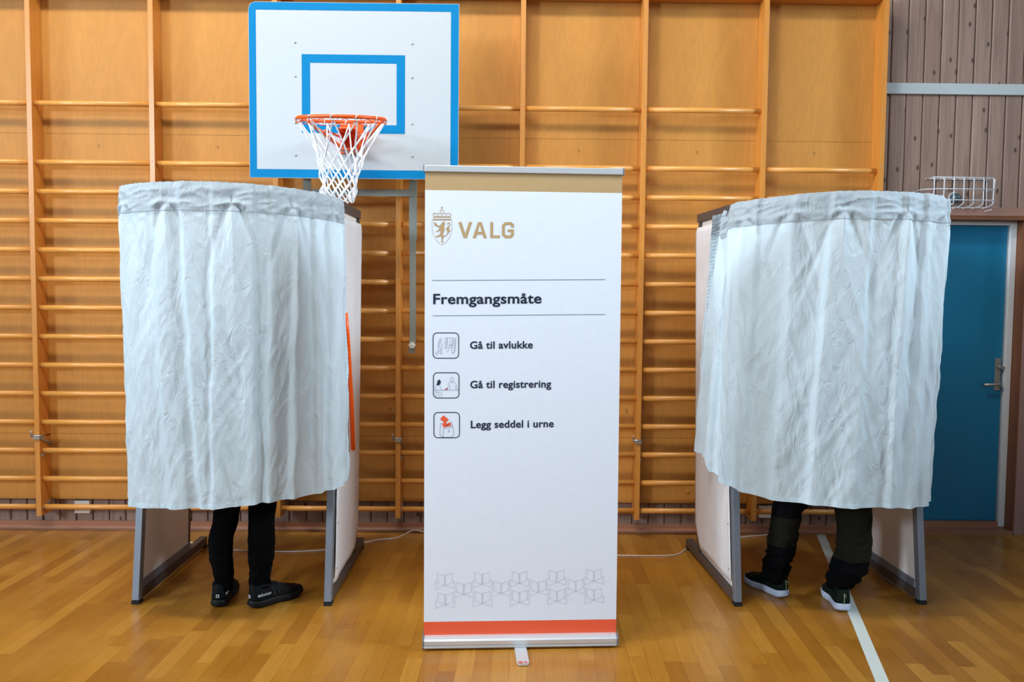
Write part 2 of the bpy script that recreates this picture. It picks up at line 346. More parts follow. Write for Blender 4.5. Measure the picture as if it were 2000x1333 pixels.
def upright(parent, xr, first):     # xr: right edge, local
    split = .612
    mb = MB().box(xr-UT, xr, 0, .139, split+.004, TOPZ)
    for z in (3.11, 2.87, 2.66, 2.49, 2.30, 1.98, 1.62, 1.27, .92): screw(mb, xr-UT/2+rnd.uniform(-.003, .003), z+rnd.uniform(-.01, .01))
    mb.build('upright', [MAT['upright'], MAT['zinc']], parent, bevel=.0025)
    mb = MB().box(xr-UT, xr, 0, .139, .122, split-.004)
    for z in (.58, .35, .24, .14): screw(mb, xr-UT/2, z)
    mb.build('lower_upright', [MAT['upright'], MAT['zinc']], parent, bevel=.0025)
def latch(parent, xr):
    xm = xr-UT/2; mb = MB()
    mb.box(xr-UT-.004, xr-UT-.001, -.008, .05, .600, .626).box(xr+.001, xr+.004, -.008, .05, .600, .626).box(xr-UT-.004, xr+.004, -.010, -.007, .602, .624)
    mb.tube([(xr-UT-.020, -.004, .622), (xr+.012, -.004, .622)], .0075, 10)
    mb.tube([(xr-UT-.014, -.006, .622), (xr-UT-.016, -.010, .655)], .0035, 6)
    mb.build('hinge_latch', MAT['zinc'], parent)
    for (z0, z1) in ((.605, .55), (.50, .515), (.165, .195)):
        mb = MB().bar((xr+.004, .01, z0), (xr+.004, .125, z1), .006, .016)
        for k in (.15, .4, .65, .9): mb.lathe([(.004, 0), (.003, .004)], 8, 0, Matrix.Translation((xr+.007, .01+.115*k, z0+(z1-z0)*k)) @ Matrix.Rotation(PI/2, 4, 'Y'))
        mb.build('hinge_strap', MAT['zinc'], parent)
for i in range(8):
    x0, x1 = UX[i], UX[i+1]-UT; ox = x0
    t = thing('wall_bar_bay', names[i], 'wall bars', (ox, YW, 0), 0, 'wall bar bays along the gym wall')
    upright(t, 0, i == 0)
    if i == 7: upright(t, UX[8]-ox, False)
    if i in (1, 4, 6, 3): latch(t, 0)
    for k in range(15):
        if k == 13: continue
        if k == 14 and i == 7: continue
        n = 14; rz_, ry_ = .0165, .0135; vs = []
        mb = MB(); L0, L1 = .0005, x1-ox-.0005
        ring = lambda xx: [(xx, .034+ry_*math.cos(2*PI*a/n), RZ[k]+rz_*math.sin(2*PI*a/n)) for a in range(n)]
        mb.rings([ring(L0), ring(L0+.3), ring(L1)]); mb.build('rung', MAT['rung'], t)
    mb = MB(); x_a, x_b = .0008, x1-ox-.0008
    for z0, z1 in ((.199, .6155), (.617, 2.480), (2.4815, 3.355)): mb.box(x_a, x_b, .127, .139, z0, z1)
    mb.build('back_panel', MAT['ply'], t)
    mb = MB().box(x_a, x_b, .02, .126, TOPZ-.045, TOPZ-.005); mb.build('top_board', MAT['upright'], t)
    for (dx, z) in ((.27, .505), (.27, .272)):
        if i in (4, 6):
            dxx = .285 if i == 6 else .14
            if i == 6: dxx = .49
            mb = MB().lathe([(.014, 0), (.014, .002), (.010, .003)], 18, 0, Matrix.Translation((dxx*.62+.02 if i == 6 else .185, .1265, z)) @ Matrix.Rotation(PI/2, 4, 'X')); mb.build('cover_plug', MAT['upright'], t)
for (xa, lab) in ((-2.718, 'white wall socket behind the lowest rung left of the left booth'), (1.640, 'white wall socket near the floor seen between the legs of the right booth')):
    t = thing('wall_socket', lab, 'socket', (xa, YC, .10), 0, 'white wall sockets')
    MB().box(0, .098, -.030, -.0005, 0, .082).build('socket_housing', MAT['ivory'], t, bevel=.006)
    mb = MB()
    for k in range(2): mb.lathe([(.019, 0), (.019, .003), (.015, .003), (.014, .001)], 18, 0, Matrix.Translation((.026+.046*k, -.030, .041)) @ Matrix.Rotation(PI/2, 4, 'X'))
    mb.build('socket_face', MAT['white'], t)

# ---------------------------------------------------------------- basketball backboard
t = thing('basketball_backboard', 'white basketball backboard with blue borders and an orange hoop, mounted on the wall bars', 'basketball hoop', (-.846, 4.93, 2.16))
bw, bh = .583, .965; BL, BR = -bw, bw
mb = MB(); ch = .035
mb.prism([(BL, 0), (BR, 0), (BR, bh), (BL+ch, bh), (BL+.01, bh-.012), (BL, bh-ch)], .018, 0, Matrix.Translation((0, .018, 0)) @ Matrix.Rotation(PI/2, 4, 'X'))
def paint(mb, x0, x1, z0, z1, mi, y=-.0008): mb.add([(x0, y, z0), (x1, y, z0), (x1, y, z1), (x0, y, z1)], [(0,1,2,3)], mi)
bt = .044
paint(mb, BL+.002, BR-.002, .002, .048, 1); paint(mb, BL+ch, BR-.002, bh-bt, bh-.002, 1); mb.add([(BL+.002, -.0008, bh-ch), (BL+.013, -.0008, bh-.012), (BL+ch, -.0008, bh-.002), (BL+ch, -.0008, bh-bt), (BL+.002, -.0008, bh-bt)], [(4,3,2,1,0)], 1)
paint(mb, BL+.002, BL+.041, .048, bh-bt, 1); paint(mb, BR-.045, BR-.002, .048, bh-bt, 1)
ix0, ix1, iz0, iz1, it = -.290, .284, .250, .682, .047
paint(mb, ix0, ix1, iz1-it, iz1, 1); paint(mb, ix0, ix1, iz0, iz0+it, 1); paint(mb, ix0, ix0+it, iz0+it, iz1-it, 1); paint(mb, ix1-it, ix1, iz0+it, iz1-it, 1)
mb.build('board', [MAT['boardwhite'], MAT['boardblue']], t)
for sx in (-.325, .325):
    for z in (.745, .56, .305, .125):
        MB().lathe([(.006, 0), (.005, .003), (.002, .004)], 10, 0, Matrix.Translation((sx, -.0008, z)) @ Matrix.Rotation(PI/2, 4, 'X')).build('bolt', MAT['zinc'], t)
# support frame, leaning on the wall bars
mb = MB()
for sx in (-1, 1):
    X_ = .298*sx+(-.034 if sx < 0 else .0)
    mb.bar((X_, .045, .90), (X_, .045, .02), .045, .03, 0, (0,1,0))
    mb.bar((X_, .05, .80), (X_, .39, .80), .03, .03); mb.bar((X_, .05, .04), (X_, .30, .04), .03, .03)
    mb.bar((X_, .30, .95), (X_, .31, -.32), .044, .022, 0, (0,1,0)); mb.bar((X_, .30, -.30), (X_-.004, .355, -.95), .036, .016, 0, (0,1,0))
mb.bar((-.30, .295, -.047), (.30, .295, -.047), .02, .040, 0, (0,0,1)); mb.bar((-.28, .045, .5), (.30, .045, .5), .02, .04)
mb.build('support_frame', MAT['steel'], t)
for sx in (-1, 1):
    X_ = .298*sx+(-.034 if sx < 0 else .0)-.003
    MB().bar((X_-.002, .352, -.90), (X_-.008, .352, -1.005), .036, .012, 0, (0,1,0)).build('end_plate', MAT['steel'], t)
    mb = MB(); kp = []
    for a in range(36):
        r = .018+.003*math.cos(6*2*PI*a/36); kp.append((r*math.cos(2*PI*a/36), r*math.sin(2*PI*a/36)))
    mb.prism(kp, .02, 0, Matrix.Translation((X_-.003, .343, -.955)) @ Matrix.Rotation(PI/2, 4, 'X')); mb.lathe([(.007, 0), (.006, .004)], 12, 0, Matrix.Translation((X_-.003, .323, -.955)) @ Matrix.Rotation(PI/2, 4, 'X'))
    mb.build('knob', MAT['ivory'], t)
# hoop: ring droops a little towards the front
hc = Vector((.004, -.40, .252)); tilt = -.125
RT = Matrix.Translation(hc) @ Matrix.Rotation(-tilt, 4, 'X')
rp = lambda a, r=.225, dz=0: RT @ Vector((r*math.cos(a), r*math.sin(a), dz))
hoop = MB().tube([rp(2*PI*k/72) for k in range(72)], .0095, 12, 0, True).build('hoop_ring', MAT['hoop'], t)
mb = MB()   # thin wire under the ring that carries the net, bent into hooks
pts = []
for k in range(12):
    a = 2*PI*k/12
    for da, dz, dr_ in ((-.17, -.021, .0), (.17, -.021, .0), (.24, -.010, .0), (.29, -.010, 0)): pts.append(rp(a+da, .228, dz))
mb.tube(pts, .0022, 6, 0, True); mb.build('net_wire', MAT['hoop'], hoop)
mb = MB()
mb.box(-.075, .055, -.012, -.001, .135, .300, 0)
mb.bar((-.01, -.005, .255), (-.01, -.19, .245), .085, .008); mb.box(-.055, .045, -.17, -.012, .135, .141)
mb.add([(-.052, -.012, .137), (-.052, -.19, .24), (-.052, -.012, .25)], [(0,1,2)]); mb.add([(.040, -.012, .137), (.040, -.19, .24), (.040, -.012, .25)], [(0,1,2)])
for sx in (-1, 1):
    e = rp(PI/2-sx*1.05, .224, -.008)
    mb.bar((sx*.045, -.10, .150), (e.x, e.y, e.z), .028, .010, 0, (0,0,1)); mb.bar((sx*.045, -.02, .215), (sx*.13, -.17, .235), .020, .008)
mb.build('hoop_bracket', MAT['hoop'], t, bevel=.002)
for sx, z in ((-.045, .165), (.03, .155), (-.05, .24), (.04, .24)):
    MB().lathe([(.009, 0), (.009, .005), (.004, .007)], 6, 0, Matrix.Translation((sx, -.0125, z)) @ Matrix.Rotation(PI/2, 4, 'X')).build('bracket_bolt', MAT['zinc'], t)
# net: twelve pairs of strands crossing in diamonds
mb = MB(); levels = [(0, .222), (-.145, .135), (-.205, .112), (-.255, .100), (-.295, .093), (-.335, .090), (-.37, .086), (-.405, .078)]
ncen = lambda L: Vector((hc.x+.004-.02*(-L/.4), hc.y, 0))
def npt(k, li):
    z, r = levels[li]; a = 2*PI*(k+(.5 if li % 2 else 0))/12
    if li == 0: return rp(a, .226, -.012)
    c = ncen(z); j = .006 if li else 0
    h1 = noise.noise(Vector((k*1.7, li*2.3, 1)))*.020; h2 = noise.noise(Vector((k*2.1, li*1.3, 5)))*.010
    return Vector((c.x+(r+h1)*math.cos(a), c.y+(r+h1)*math.sin(a), hc.z+z+h2))
for k in range(12):
    for d in (1, -1):
        kk = k; P = [npt(kk, 0)]
        for li in range(1, len(levels)):
            if li % 2: kk = kk if d > 0 else kk-1
            else: kk = kk+1 if d > 0 else kk
            P.append(npt(kk % 12, li))
        Q = catmull(P, 5)
        Q = [q+Vector((noise.noise(q*30+Vector((d, 0, 0))), noise.noise(q*30+Vector((0, 5, d))), 0))*.003 for q in Q]
        mb.tube(Q, [(.0040 if i < 6 else .0048) for i in range(len(Q))], 6)
    for li in range(1, len(levels)):
        p = npt(k, li); mb.add([p+Vector(v)*.0065 for v in ((1,0,0),(-1,0,0),(0,1,0),(0,-1,0),(0,0,1.5),(0,0,-1.5))], [(0,2,4),(2,1,4),(1,3,4),(3,0,4),(2,0,5),(1,2,5),(3,1,5),(0,3,5)], 0, True)
    a = 2*PI*k/12; mb.tube([rp(a-.05, .226, -.012), rp(a-.04, .238, 0), rp(a+.02, .227, .0125), rp(a+.08, .214, 0), rp(a+.1, .224, -.014)], .0026, 6)
for k in range(12): mb.tube([npt(k, len(levels)-1), (npt(k, len(levels)-1)+npt((k+1) % 12, len(levels)-1))/2+Vector((0, 0, -.018)), npt((k+1) % 12, len(levels)-1)], .0035, 6)
mb.build('net', MAT['net'], t)

# ---------------------------------------------------------------- wire basket and small fixture over the door
t = thing('wire_guard_basket', 'white wire guard basket on the pine wall above the door', 'wire basket', (2.60, YC, 2.06))
mb = MB(); BX0, BX1, BZ0, BZ1, BY = .05, .43, .0, .205, -.105
r = .0032
for k in range(7):
    x = BX0+(BX1-BX0-.01)*k/6
    mb.tube([(x, -.004, BZ1-.002), (x, BY+.015, BZ1), (x, BY, BZ1-.012), (x, BY, BZ0+.045), (x-.012, BY+.02, BZ0+.030), (x-.035, -.004, BZ0+.012)], r, 6)
mb.tube([(BX0-.01, -.004, BZ1), (BX1, -.004, BZ1)], r, 6); mb.tube([(BX0, BY+.01, BZ1), (BX1-.01, BY+.01, BZ1)], r, 6)
for z in (.065, .132):
    mb.tube([(BX0-.075 if z > .1 else BX0, -.01 if z > .1 else BY, z-.01), (BX0-.06 if z > .1 else BX0, -.06 if z > .1 else BY, z), (BX0+.02, BY-.004, z), (BX1, BY-.004, z), (BX1+.004, -.004, z)], r, 6)
for z in (.0, .025): mb.tube([(BX0-.03, -.006-z, z), (BX1-.03, -.006-z, z), (BX1-.005, BY+.02, z+.01)], r*.8, 6)
mb.tube([(BX1, -.004, BZ1), (BX1+.005, -.004, .01)], r, 6); mb.tube([(BX1-.004, BY, BZ1-.01), (BX1-.004, BY+.02, .03)], r, 6)
mb.tube([(BX0-.075, -.012, .02), (BX0-.075, -.012, .125)], r, 6); mb.box(BX0-.09, BX0-.06, -.012, -.001, .07, .085)
mb.build('wire_cage', MAT['wire'], t)
t2 = thing('wall_device', 'round grey wall device inside the white wire basket', 'wall device', (2.83, YC, 2.145))
MB().lathe([(.035, 0), (.035, .02), (.030, .03), (.018, .045), (.004, .048)], 20, 0, Matrix.Rotation(PI/2, 4, 'X')).build('device_body', MAT['glassy'], t2)
MB().lathe([(.040, 0), (.040, .006)], 20, 0, Matrix.Translation((0, -.0005, 0)) @ Matrix.Rotation(PI/2, 4, 'X')).build('mounting_ring', MAT['white'], t2)

# ---------------------------------------------------------------- voting booths
HW = .467
def make_booth(label, loc, rz):
    t = thing('voting_booth', label, 'voting booth', loc, rz, 'curtained voting booths')
    top_f, top_r = .285, .70; ZT = 1.945
    for s in (-1, 1):
        X_ = HW*s
        fr = MB().bar((X_, .0, .018), (X_, top_f, ZT), .034, .045, 0, (0,1,0)).build('front_post', MAT['frame'], t, bevel=.002)
        MB().box(X_-.019, X_+.019, -.022, .026, 0, .018).build('foot_cap', MAT['black'], fr)
        MB().bar((X_+s*.006, .668, .05), (X_, .815, ZT), .030, .036, 0, (0,1,0)).build('rear_post', MAT['darkframe'], t, bevel=.002)
        MB().bar((X_, .022, .040), (X_, .935, .040), .040, .045).build('base_rail', MAT['darkframe'], t, bevel=.002)
        MB().box(X_-.02, X_+.02, .90, .935, 0, .017).build('foot_cap', MAT['black'], t)
        MB().bar((X_, top_f-.01, ZT+.022), (X_, .85, ZT+.022), .036, .045).build('top_rail', MAT['darkframe'], t, bevel=.002)
        # board between the posts
        zy = lambda y_: (0, 0)
        xi = X_-s*.004
        pts = [(.032, .064), (.658, .064), (.806, ZT), (top_f+.02, ZT)]
        mb = MB().prism(pts, .010, 0, Matrix.Translation((xi-.005, 0, 0)) @ Matrix(((0,0,1,0),(1,0,0,0),(0,1,0,0),(0,0,0,1))))
        mb.build('side_panel', MAT['panel'], t)
        MB().bar((X_-s*.012, .05, .085), (X_-s*.012, .675, .085), .006, .040).build('bottom_strip', MAT['frame'], t)
        # white outer sheet, riveted near the front edge
        ol = X_+s*.022
        def fn(u, v):
            z = .10+(ZT-.035-.10)*v; yf = .018+(top_f)*(z/ZT); 
            yr = .70+.155*(z/ZT)
            if z < .22: yr -= .10*(.22-z)/.12
            elif z > ZT-.08: yr -= .03*((z-(ZT-.08))/.045)**2
            y_ = yf+(yr-yf)*u
            bow = .010*math.sin(PI*u)*math.sin(PI*min(1, v*1.02))+.004*noise.noise(Vector((u*3, z*2.2, s*3.)))+ .003*math.sin(u*9+s)*(1-v)
            return (ol+s*max(0.0005, bow), y_, z)
        mb = MB().grid(fn, 24, 60); so = mb.build('outer_sheet', MAT['sheet'], t)
        sd = so.modifiers.new('thick', 'SOLIDIFY'); sd.thickness = .0015; sd.offset = s
        mb = MB()
        for z in (.16, .38, .62, .86, 1.10, 1.34, 1.58, 1.80):
            for u in (.04,):
                p = Vector(fn(u, (z-.10)/(ZT-.135)))
                mb.lathe([(.006, 0), (.005, .003)], 10, 0, Matrix.Translation((p.x+s*.001, p.y, p.z)) @ Matrix.Rotation(s*PI/2, 4, 'Y'))
        mb.build('rivets', MAT['zinc'], so)
    # writing shelf and back sheet between the rear posts
    MB().box(-HW+.02, HW-.02, .34, .68, .98, 1.0).build('writing_shelf', MAT['panel'], t, bevel=.003)
    MB().bar((-HW+.019, .825, ZT+.022), (HW-.019, .825, ZT+.022), .034, .040).build('rear_rail', MAT['darkframe'], t, bevel=.002)
    MB().box(-HW+.02, HW-.02, .80, .805, .95, ZT).build('back_panel', MAT['panel'], t)
    return t
def add_rod(t, plan, z):
    pts = catmull([(x, y, z) for x, y in plan], 8)
    MB().tube([(-HW+.01, .30, z-.02)]+pts+[(HW-.01, .30, z-.02)], .008, 8).build('curtain_rod', MAT['alu'], t)

def make_curtain(label, loc, rz, top, bot, ztop, zbot, folds, hooks, seed, hz=.125, curls=None):
    """top/bot: plan curves; zbot(s); folds: (s0, width_top, width_bot, amp_top, amp_bot, drift)"""
    t = thing('curtain', label, 'curtain', loc, rz, 'pale cotton booth curtains')
    ft, fb = sampler([(x, y, 0) for x, y in top]), sampler([(x, y, 0) for x, y in bot])
    def surf(s, v, off=0.0):
        sw = min(1, max(0, s))
        p0, p1 = ft(sw), fb(sw); q0, q1 = ft(min(1, sw+.004)), fb(min(1, sw+.004)); r0, r1 = ft(max(0, sw-.004)), fb(max(0, sw-.004))
        e = max(0, v)**.8
        p = p0.lerp(p1, e); tg = (q0-r0).lerp(q1-r1, e); tg.normalize(); n = Vector((tg.y, -tg.x, 0))
        if n.dot(Vector((p.x, p.y-.3, 0))) < 0: n = -n
        zt = ztop(sw); z = zt+(zbot(sw)-zt)*v
        d = 0; sh = 0
        for (s0, w0, w1, a0, a1, dr_) in folds:
            c = s0+dr_*v+.012*noise.noise(Vector((s0*20, v*3, seed)))*v; ww = w0+(w1-w0)*v; aa = a0+(a1-a0)*v
            x = (sw-c)/ww
            if abs(x) < 3: sk = 1 if int(s0*100) % 2 else -1; d += 1.25*aa*(math.exp(-(x*(.62 if x*sk < 0 else 1.55))**2)*1.3-math.exp(-(x*.5)**2)*.55)
        # hooks under the header: pinched dents with tent folds fanning out below
        vh = .055
        for h in hooks:
            dx = sw-h; dv = v-vh
            d -= .016*math.exp(-(dx/.012)**2-(dv/.016)**2)
            if dv > 0:
                wv = .006+.10*dv; g = math.exp(-dv*2.6)*(1-math.exp(-dv*40))
                wv *= 1.5; d += .030*max(0, 1-abs(dx)/wv)*g; d -= .012*max(0, 1-abs(abs(dx)-wv*1.6)/(wv*.6))*g
            # diagonal ruffles in the header
            for sg in (-1, 1):
                for m_, sl in enumerate((.9, 1.9)):
                    ln = (dv) - sg*dx*(1.0/sl)*.55; 
                    if sg*dx > 0: d += .0085*math.exp(-(ln/.010)**2)*math.exp(-(sg*dx)/.045)
        if v < .10:
            a = noise.noise(Vector((sw*22+v*30, v*34-sw*9, seed+71))); d += .0026*(1-abs(a)*3)*min(1, v*40)*min(1, (.10-v)*30)
        # broad waves, long wrinkles and crumples
        d += .010*noise.noise(Vector((sw*7, v*1.2, seed+3)))*(.3+v)
        a = noise.noise(Vector((sw*17+v*1.5, v*2.6, seed+9))); d += .0060*(1-abs(a)*2.4)*(.15+.85*min(1, v*2.5))
        a = noise.noise(Vector((sw*34-v*7, v*4.2+sw*2, seed+21))); d += .0030*(1-abs(a)*3.2)*min(1, .2+v*1.6)
        a = noise.noise(Vector((sw*40+v*12, v*8, seed+33))); d += .0020*(1-abs(a)*3.2)*min(1, .3+v)
        a = noise.noise(Vector((sw*70, v*30, seed+41))); d += .0009*a
        # narrow hem pinch along the bottom and top rows
        if v > .985: d += .0004*math.sin(sw*420)
        if v < .02: d -= .006*(1-v/.02)
        sh = .004*noise.noise(Vector((sw*9, v*5, seed+50)))
        return p+n*(d+off)+tg*sh+Vector((0, 0, z))
    NU, NV = 420, 260
    mb = MB().grid(lambda u, v: surf(u, v), NU, NV)
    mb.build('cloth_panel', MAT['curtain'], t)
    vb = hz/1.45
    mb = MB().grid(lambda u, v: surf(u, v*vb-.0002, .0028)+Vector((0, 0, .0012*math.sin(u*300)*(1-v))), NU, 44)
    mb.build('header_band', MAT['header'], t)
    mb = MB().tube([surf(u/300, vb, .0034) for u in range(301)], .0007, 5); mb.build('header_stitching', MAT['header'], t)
    mb = MB().grid(lambda u, v: surf(u, .9855+v*.0145, .0014), NU, 4); mb.build('bottom_hem', MAT['curtain'], t)
    def side(u0, u1):
        return MB().grid(lambda u, v: surf(u0+(u1-u0)*u, v, .0016+.0009*math.sin(v*420)), 6, 300)
    side(.982, 1).build('side_hem', MAT['curtain'], t); side(0, .018).build('side_hem', MAT['curtain'], t)
    return t

B1 = make_booth('left voting booth with black-clad legs visible under its curtain', (-1.3142, 4.1837, 0), -.0055)
plan1 = [(-.43, .25), (-.478, .12), (-.485, -.02), (-.435, -.18), (-.28, -.31), (0, -.37), (.28, -.29), (.44, -.12), (.50, .06), (.512, .17)]
plan1b = [(-.42, .22), (-.445, .12), (-.450, -.02), (-.41, -.18), (-.27, -.31), (0, -.36), (.27, -.30), (.42, -.14), (.505, .06), (.525, .19)]
add_rod(B1, [(x*.965, y+.016) for x, y in plan1], 1.965)
make_curtain('grey-white curtain of the left booth, its top edge rising under the backboard', (-1.3142, 4.1837, 0), -.0055, plan1, plan1b,
    lambda s: lerp_table([(0, 1.995), (.5, 2.005), (1, 1.985)], s), lambda s: lerp_table([(0, .56), (.25, .548), (.5, .565), (.72, .585), (.9, .575), (.985, .58), (1, .62)], s),
    [(.16, .010, .018, .006, .016, .0), (.26, .012, .03, .004, .020, .02), (.40, .014, .03, .010, .022, .03), (.48, .016, .022, .012, .024, .02), (.56, .012, .016, .006, .016, -.03), (.65, .012, .016, .010, .018, -.02), (.70, .010, .014, .010, .016, -.04),
     (.76, .010, .014, .010, .018, -.03), (.82, .010, .016, .012, .016, .0), (.88, .012, .018, .010, .018, .0), (.93, .012, .02, .008, .018, .0)], [.17, .29, .44, .60, .75, .90], 2.3)
B2 = make_booth('right voting booth in front of the blue door', (1.6318, 4.2274, 0), .0423)
plan2 = [(-.575, .20), (-.50, .20), (-.55, .13), (-.475, .11), (-.53, .03), (-.505, -.08), (-.41, -.22), (-.22, -.33), (.02, -.36), (.28, -.29), (.44, -.14), (.53, .02), (.555, .14), (.52, .28)]
plan2r = [(-.50, .22), (-.50, .08), (-.49, -.08), (-.42, -.22), (-.22, -.33), (.02, -.36), (.28, -.29), (.44, -.14), (.53, .02), (.555, .14), (.50, .28)]
plan2b = [(-.575, .40), (-.60, .36), (-.57, .28), (-.59, .20), (-.53, .08), (-.50, -.08), (-.40, -.22), (-.22, -.32), (.02, -.35), (.24, -.29), (.38, -.16), (.45, .0), (.475, .14), (.49, .30)]
add_rod(B2, [(x*.955, y+.018) for x, y in plan2r], 1.93)
make_curtain('pale blue-white curtain of the right booth, bunched at its top left end', (1.6318, 4.2274, 0), .0423, plan2, plan2b,
    lambda s: lerp_table([(0, 1.93), (.05, 1.955), (.085, 1.915), (.12, 1.945), (.2, 1.975), (.5, 2.0), (1, 1.995)], s), lambda s: lerp_table([(0, .70), (.115, .705), (.135, .635), (.2, .60), (.4, .585), (.55, .575), (.8, .545), (.9, .545), (.955, .57), (.97, .60), (1, .66)], s),
    [(.05, .012, .015, .020, .010, .0), (.11, .010, .012, .018, .014, .02), (.16, .012, .014, .012, .016, .02), (.21, .012, .02, .006, .018, .0), (.27, .012, .02, .012, .014, .0), (.36, .014, .02, .010, .018, -.01), (.44, .012, .018, .010, .016, -.015),
     (.51, .014, .03, .008, .024, .01), (.60, .012, .018, .010, .020, .0), (.66, .012, .022, .012, .024, .0), (.73, .012, .02, .012, .022, .01), (.80, .012, .02, .012, .02, .0), (.86, .01, .016, .012, .02, .0), (.92, .01, .016, .01, .016, .0)], [.235, .35, .46, .60, .735, .87], 7.7)
# orange strip on the outer sheet of the left booth
xs = -1.3142+HW+.052
MB().tube([(xs-.004, 4.395, 1.42), (xs, 4.43, 1.30), (xs+.002, 4.53, .95), (xs, 4.59, .69)], .0120, 10).build('tmp', MAT['straw'])
st = bpy.data.objects['tmp']; st.name = 'orange_stick'; st.data.name = 'orange_stick'; tag(st, 'thin orange stick hanging down the white side of the left booth', 'stick')

# ---------------------------------------------------------------- roll-up banner
BY0 = 3.715; BN = Vector((.083, BY0, 0)); ba = .0515
t = thing('roll_up_banner', 'white roll-up banner with a gold stripe, VALG crest and three numbered-free steps', 'banner', BN, ba)
t['label'] = 'tall white roll-up banner reading VALG between the two booths'
lean = .048
RB = Matrix.Translation(BN) @ Matrix.Rotation(ba, 4, 'Z'); RBi = RB.inverted()
hw_b, hw_t = .418, .421; zb, zt = .06, 2.045
def sy(z): return -.022+lean*(z-zb)/(zt-zb)
pl0 = RB @ Vector((0, sy(zb), zb)); pl1 = RB @ Vector((0, sy(zt), zt)); pn = ((RB.to_3x3() @ Vector((1, 0, 0))).cross(pl1-pl0)).normalized()
def sh(px, py):         # where a spot of the print lies on the sheet, in the banner's own x and z
    p = RBi @ on_plane(px, py, pl0, pn); return (p.x, p.z)
def sheet_u(px): return 0
bm_ = MB()
def quad(mbx, P, mi, lift=.0006):
    vs = [(x, sy(z)-lift, z) for x, z in P]; mbx.add(vs, [tuple(range(len(P)))], mi)
def strip(mbx, P, wd, mi, closed=False, lift=.0009):
    P = [Vector(p) for p in P]; n = len(P)
    if closed: P = P+[P[0]]
    L = []; R_ = []
    for i, p in enumerate(P):
        if closed: a = P[i-1] if i > 0 else P[-2]; b = P[i+1] if i < len(P)-1 else P[1]
        else: a = P[max(0, i-1)]; b = P[min(len(P)-1, i+1)]
        d1 = (p-a); d2 = (b-p)
        d1 = d1.normalized() if d1.length > 1e-9 else d2.normalized(); d2 = d2.normalized() if d2.length > 1e-9 else d1
        n1 = Vector((-d1.y, d1.x)); n2 = Vector((-d2.y, d2.x)); m = n1+n2
        m = m.normalized() if m.length > 1e-6 else n1; k = wd/2/max(.35, m.dot(n1)); L.append(p+m*k); R_.append(p-m*k)
    for i in range(len(P)-1): quad(mbx, [R_[i], R_[i+1], L[i+1], L[i]], mi, lift)
def pstrip(P, wpx, mi, closed=False): strip(bm_, [sh(*p) for p in P], wpx*.00222, mi, closed)
def ppoly(P, mi, lift=.0007):
    vs = [sh(*p) for p in P]
    from mathutils.geometry import tessellate_polygon
    tr = tessellate_polygon([[Vector((x, z, 0)) for x, z in vs]])
    for a, b, c in tr: quad(bm_, [vs[a], vs[b], vs[c]], mi, lift)
# materials: 0 white 1 gold 2 navy 3 orange 4 line 5 pale 6 rose
NS = 40
for i in range(NS):     # sheet with thickness
    pass
def bw_(z): return hw_b+(hw_t-hw_b)*(z-zb)/(zt-zb)
zg = sh(1000, 374)[1]; zo = sh(1010, 1213)[1]
zo_l = .123
def row(z0, z1, mi):
    q = [(-bw_(z0), z0), (bw_(z0), z0), (bw_(z1), z1), (-bw_(z1), z1)]
    bm_.add([(x, sy(z), z) for x, z in q], [(0,1,2,3)], mi); bm_.add([(x, sy(z)+.0006, z) for x, z in q], [(3,2,1,0)], 0)
row(.045, zo, 3); row(zo, zg, 0); row(zg, zt, 1)
def text(body, pxl, base_l, pxr, cap_px, mi, bold):
    cu = bpy.data.curves.new('tmp_text', 'FONT'); cu.body = body; cu.size = 1; cu.resolution_u = 6; cu.offset = bold; cu.space_character = 1.04
    o = bpy.data.objects.new('tmp_text', cu); C.objects.link(o); bpy.context.view_layer.update()
    me = bpy.data.meshes.new_from_object(o.evaluated_get(bpy.context.evaluated_depsgraph_get()))
    xs_ = [v.co.x for v in me.vertices]; x0, x1 = min(xs_), max(xs_)
    L = Vector(sh(pxl, base_l[0])); R_ = Vector(sh(pxr, base_l[1])); k = (R_.x-L.x)/(x1-x0)
    hh = Vector(sh(pxl, base_l[0]-cap_px)).y-L.y; cap = .73; kz = hh/cap
    vs = []
    for v in me.vertices:
        u = (v.co.x-x0)*k; vs.append((L.x+u, L.y+(R_.y-L.y)*u/(R_.x-L.x)+v.co.y*kz))
    for p in me.polygons: quad(bm_, [vs[i] for i in p.vertices], mi, .0009)
    bpy.data.objects.remove(o); bpy.data.curves.remove(cu); bpy.data.meshes.remove(me)
text('Fremgangsmåte', 846, (594, 592.5), 1057.5, 20.5, 2, .022)
text('Gå til avlukke', 918, (681.5, 680.5), 1040.5, 14.8, 2, .022)
text('Gå til registrering', 918.5, (758.5, 757), 1076.5, 14.8, 2, .022)
text('Legg seddel i urne', 919.5, (836.5, 834.5), 1081.5, 14.8, 2, .022)
# VALG
ppoly([(895, 434), (901.5, 434), (908.8, 457), (916, 434), (922, 434), (912, 465.5), (905.5, 465.5)], 1)
ppoly([(923, 465.5), (934, 434), (940.5, 434), (951, 465.5), (944.8, 465.5), (942.6, 458.5), (931.8, 458.5), (929.5, 465.5)], 1)
ppoly([(933.4, 453.2), (941, 453.2), (937.2, 441)], 0, .0013)
ppoly([(957.5, 434), (963.2, 434), (963.2, 460), (976.5, 460), (976.5, 465.3), (957.5, 465.3)], 1)
pstrip([(1001, 444.5), (1001, 440), (997.5, 436.7), (988, 436.7), (983.2, 441), (983.2, 458.5), (988, 462.7), (997, 462.7), (1000.8, 459), (1000.8, 450.8), (991.5, 450.8)], 5.4, 1)
# rules
pstrip([(844, 548), (1182, 546.3)], 1.1, 4); pstrip([(844.8, 617), (1182, 614.5)], 1.1, 4)
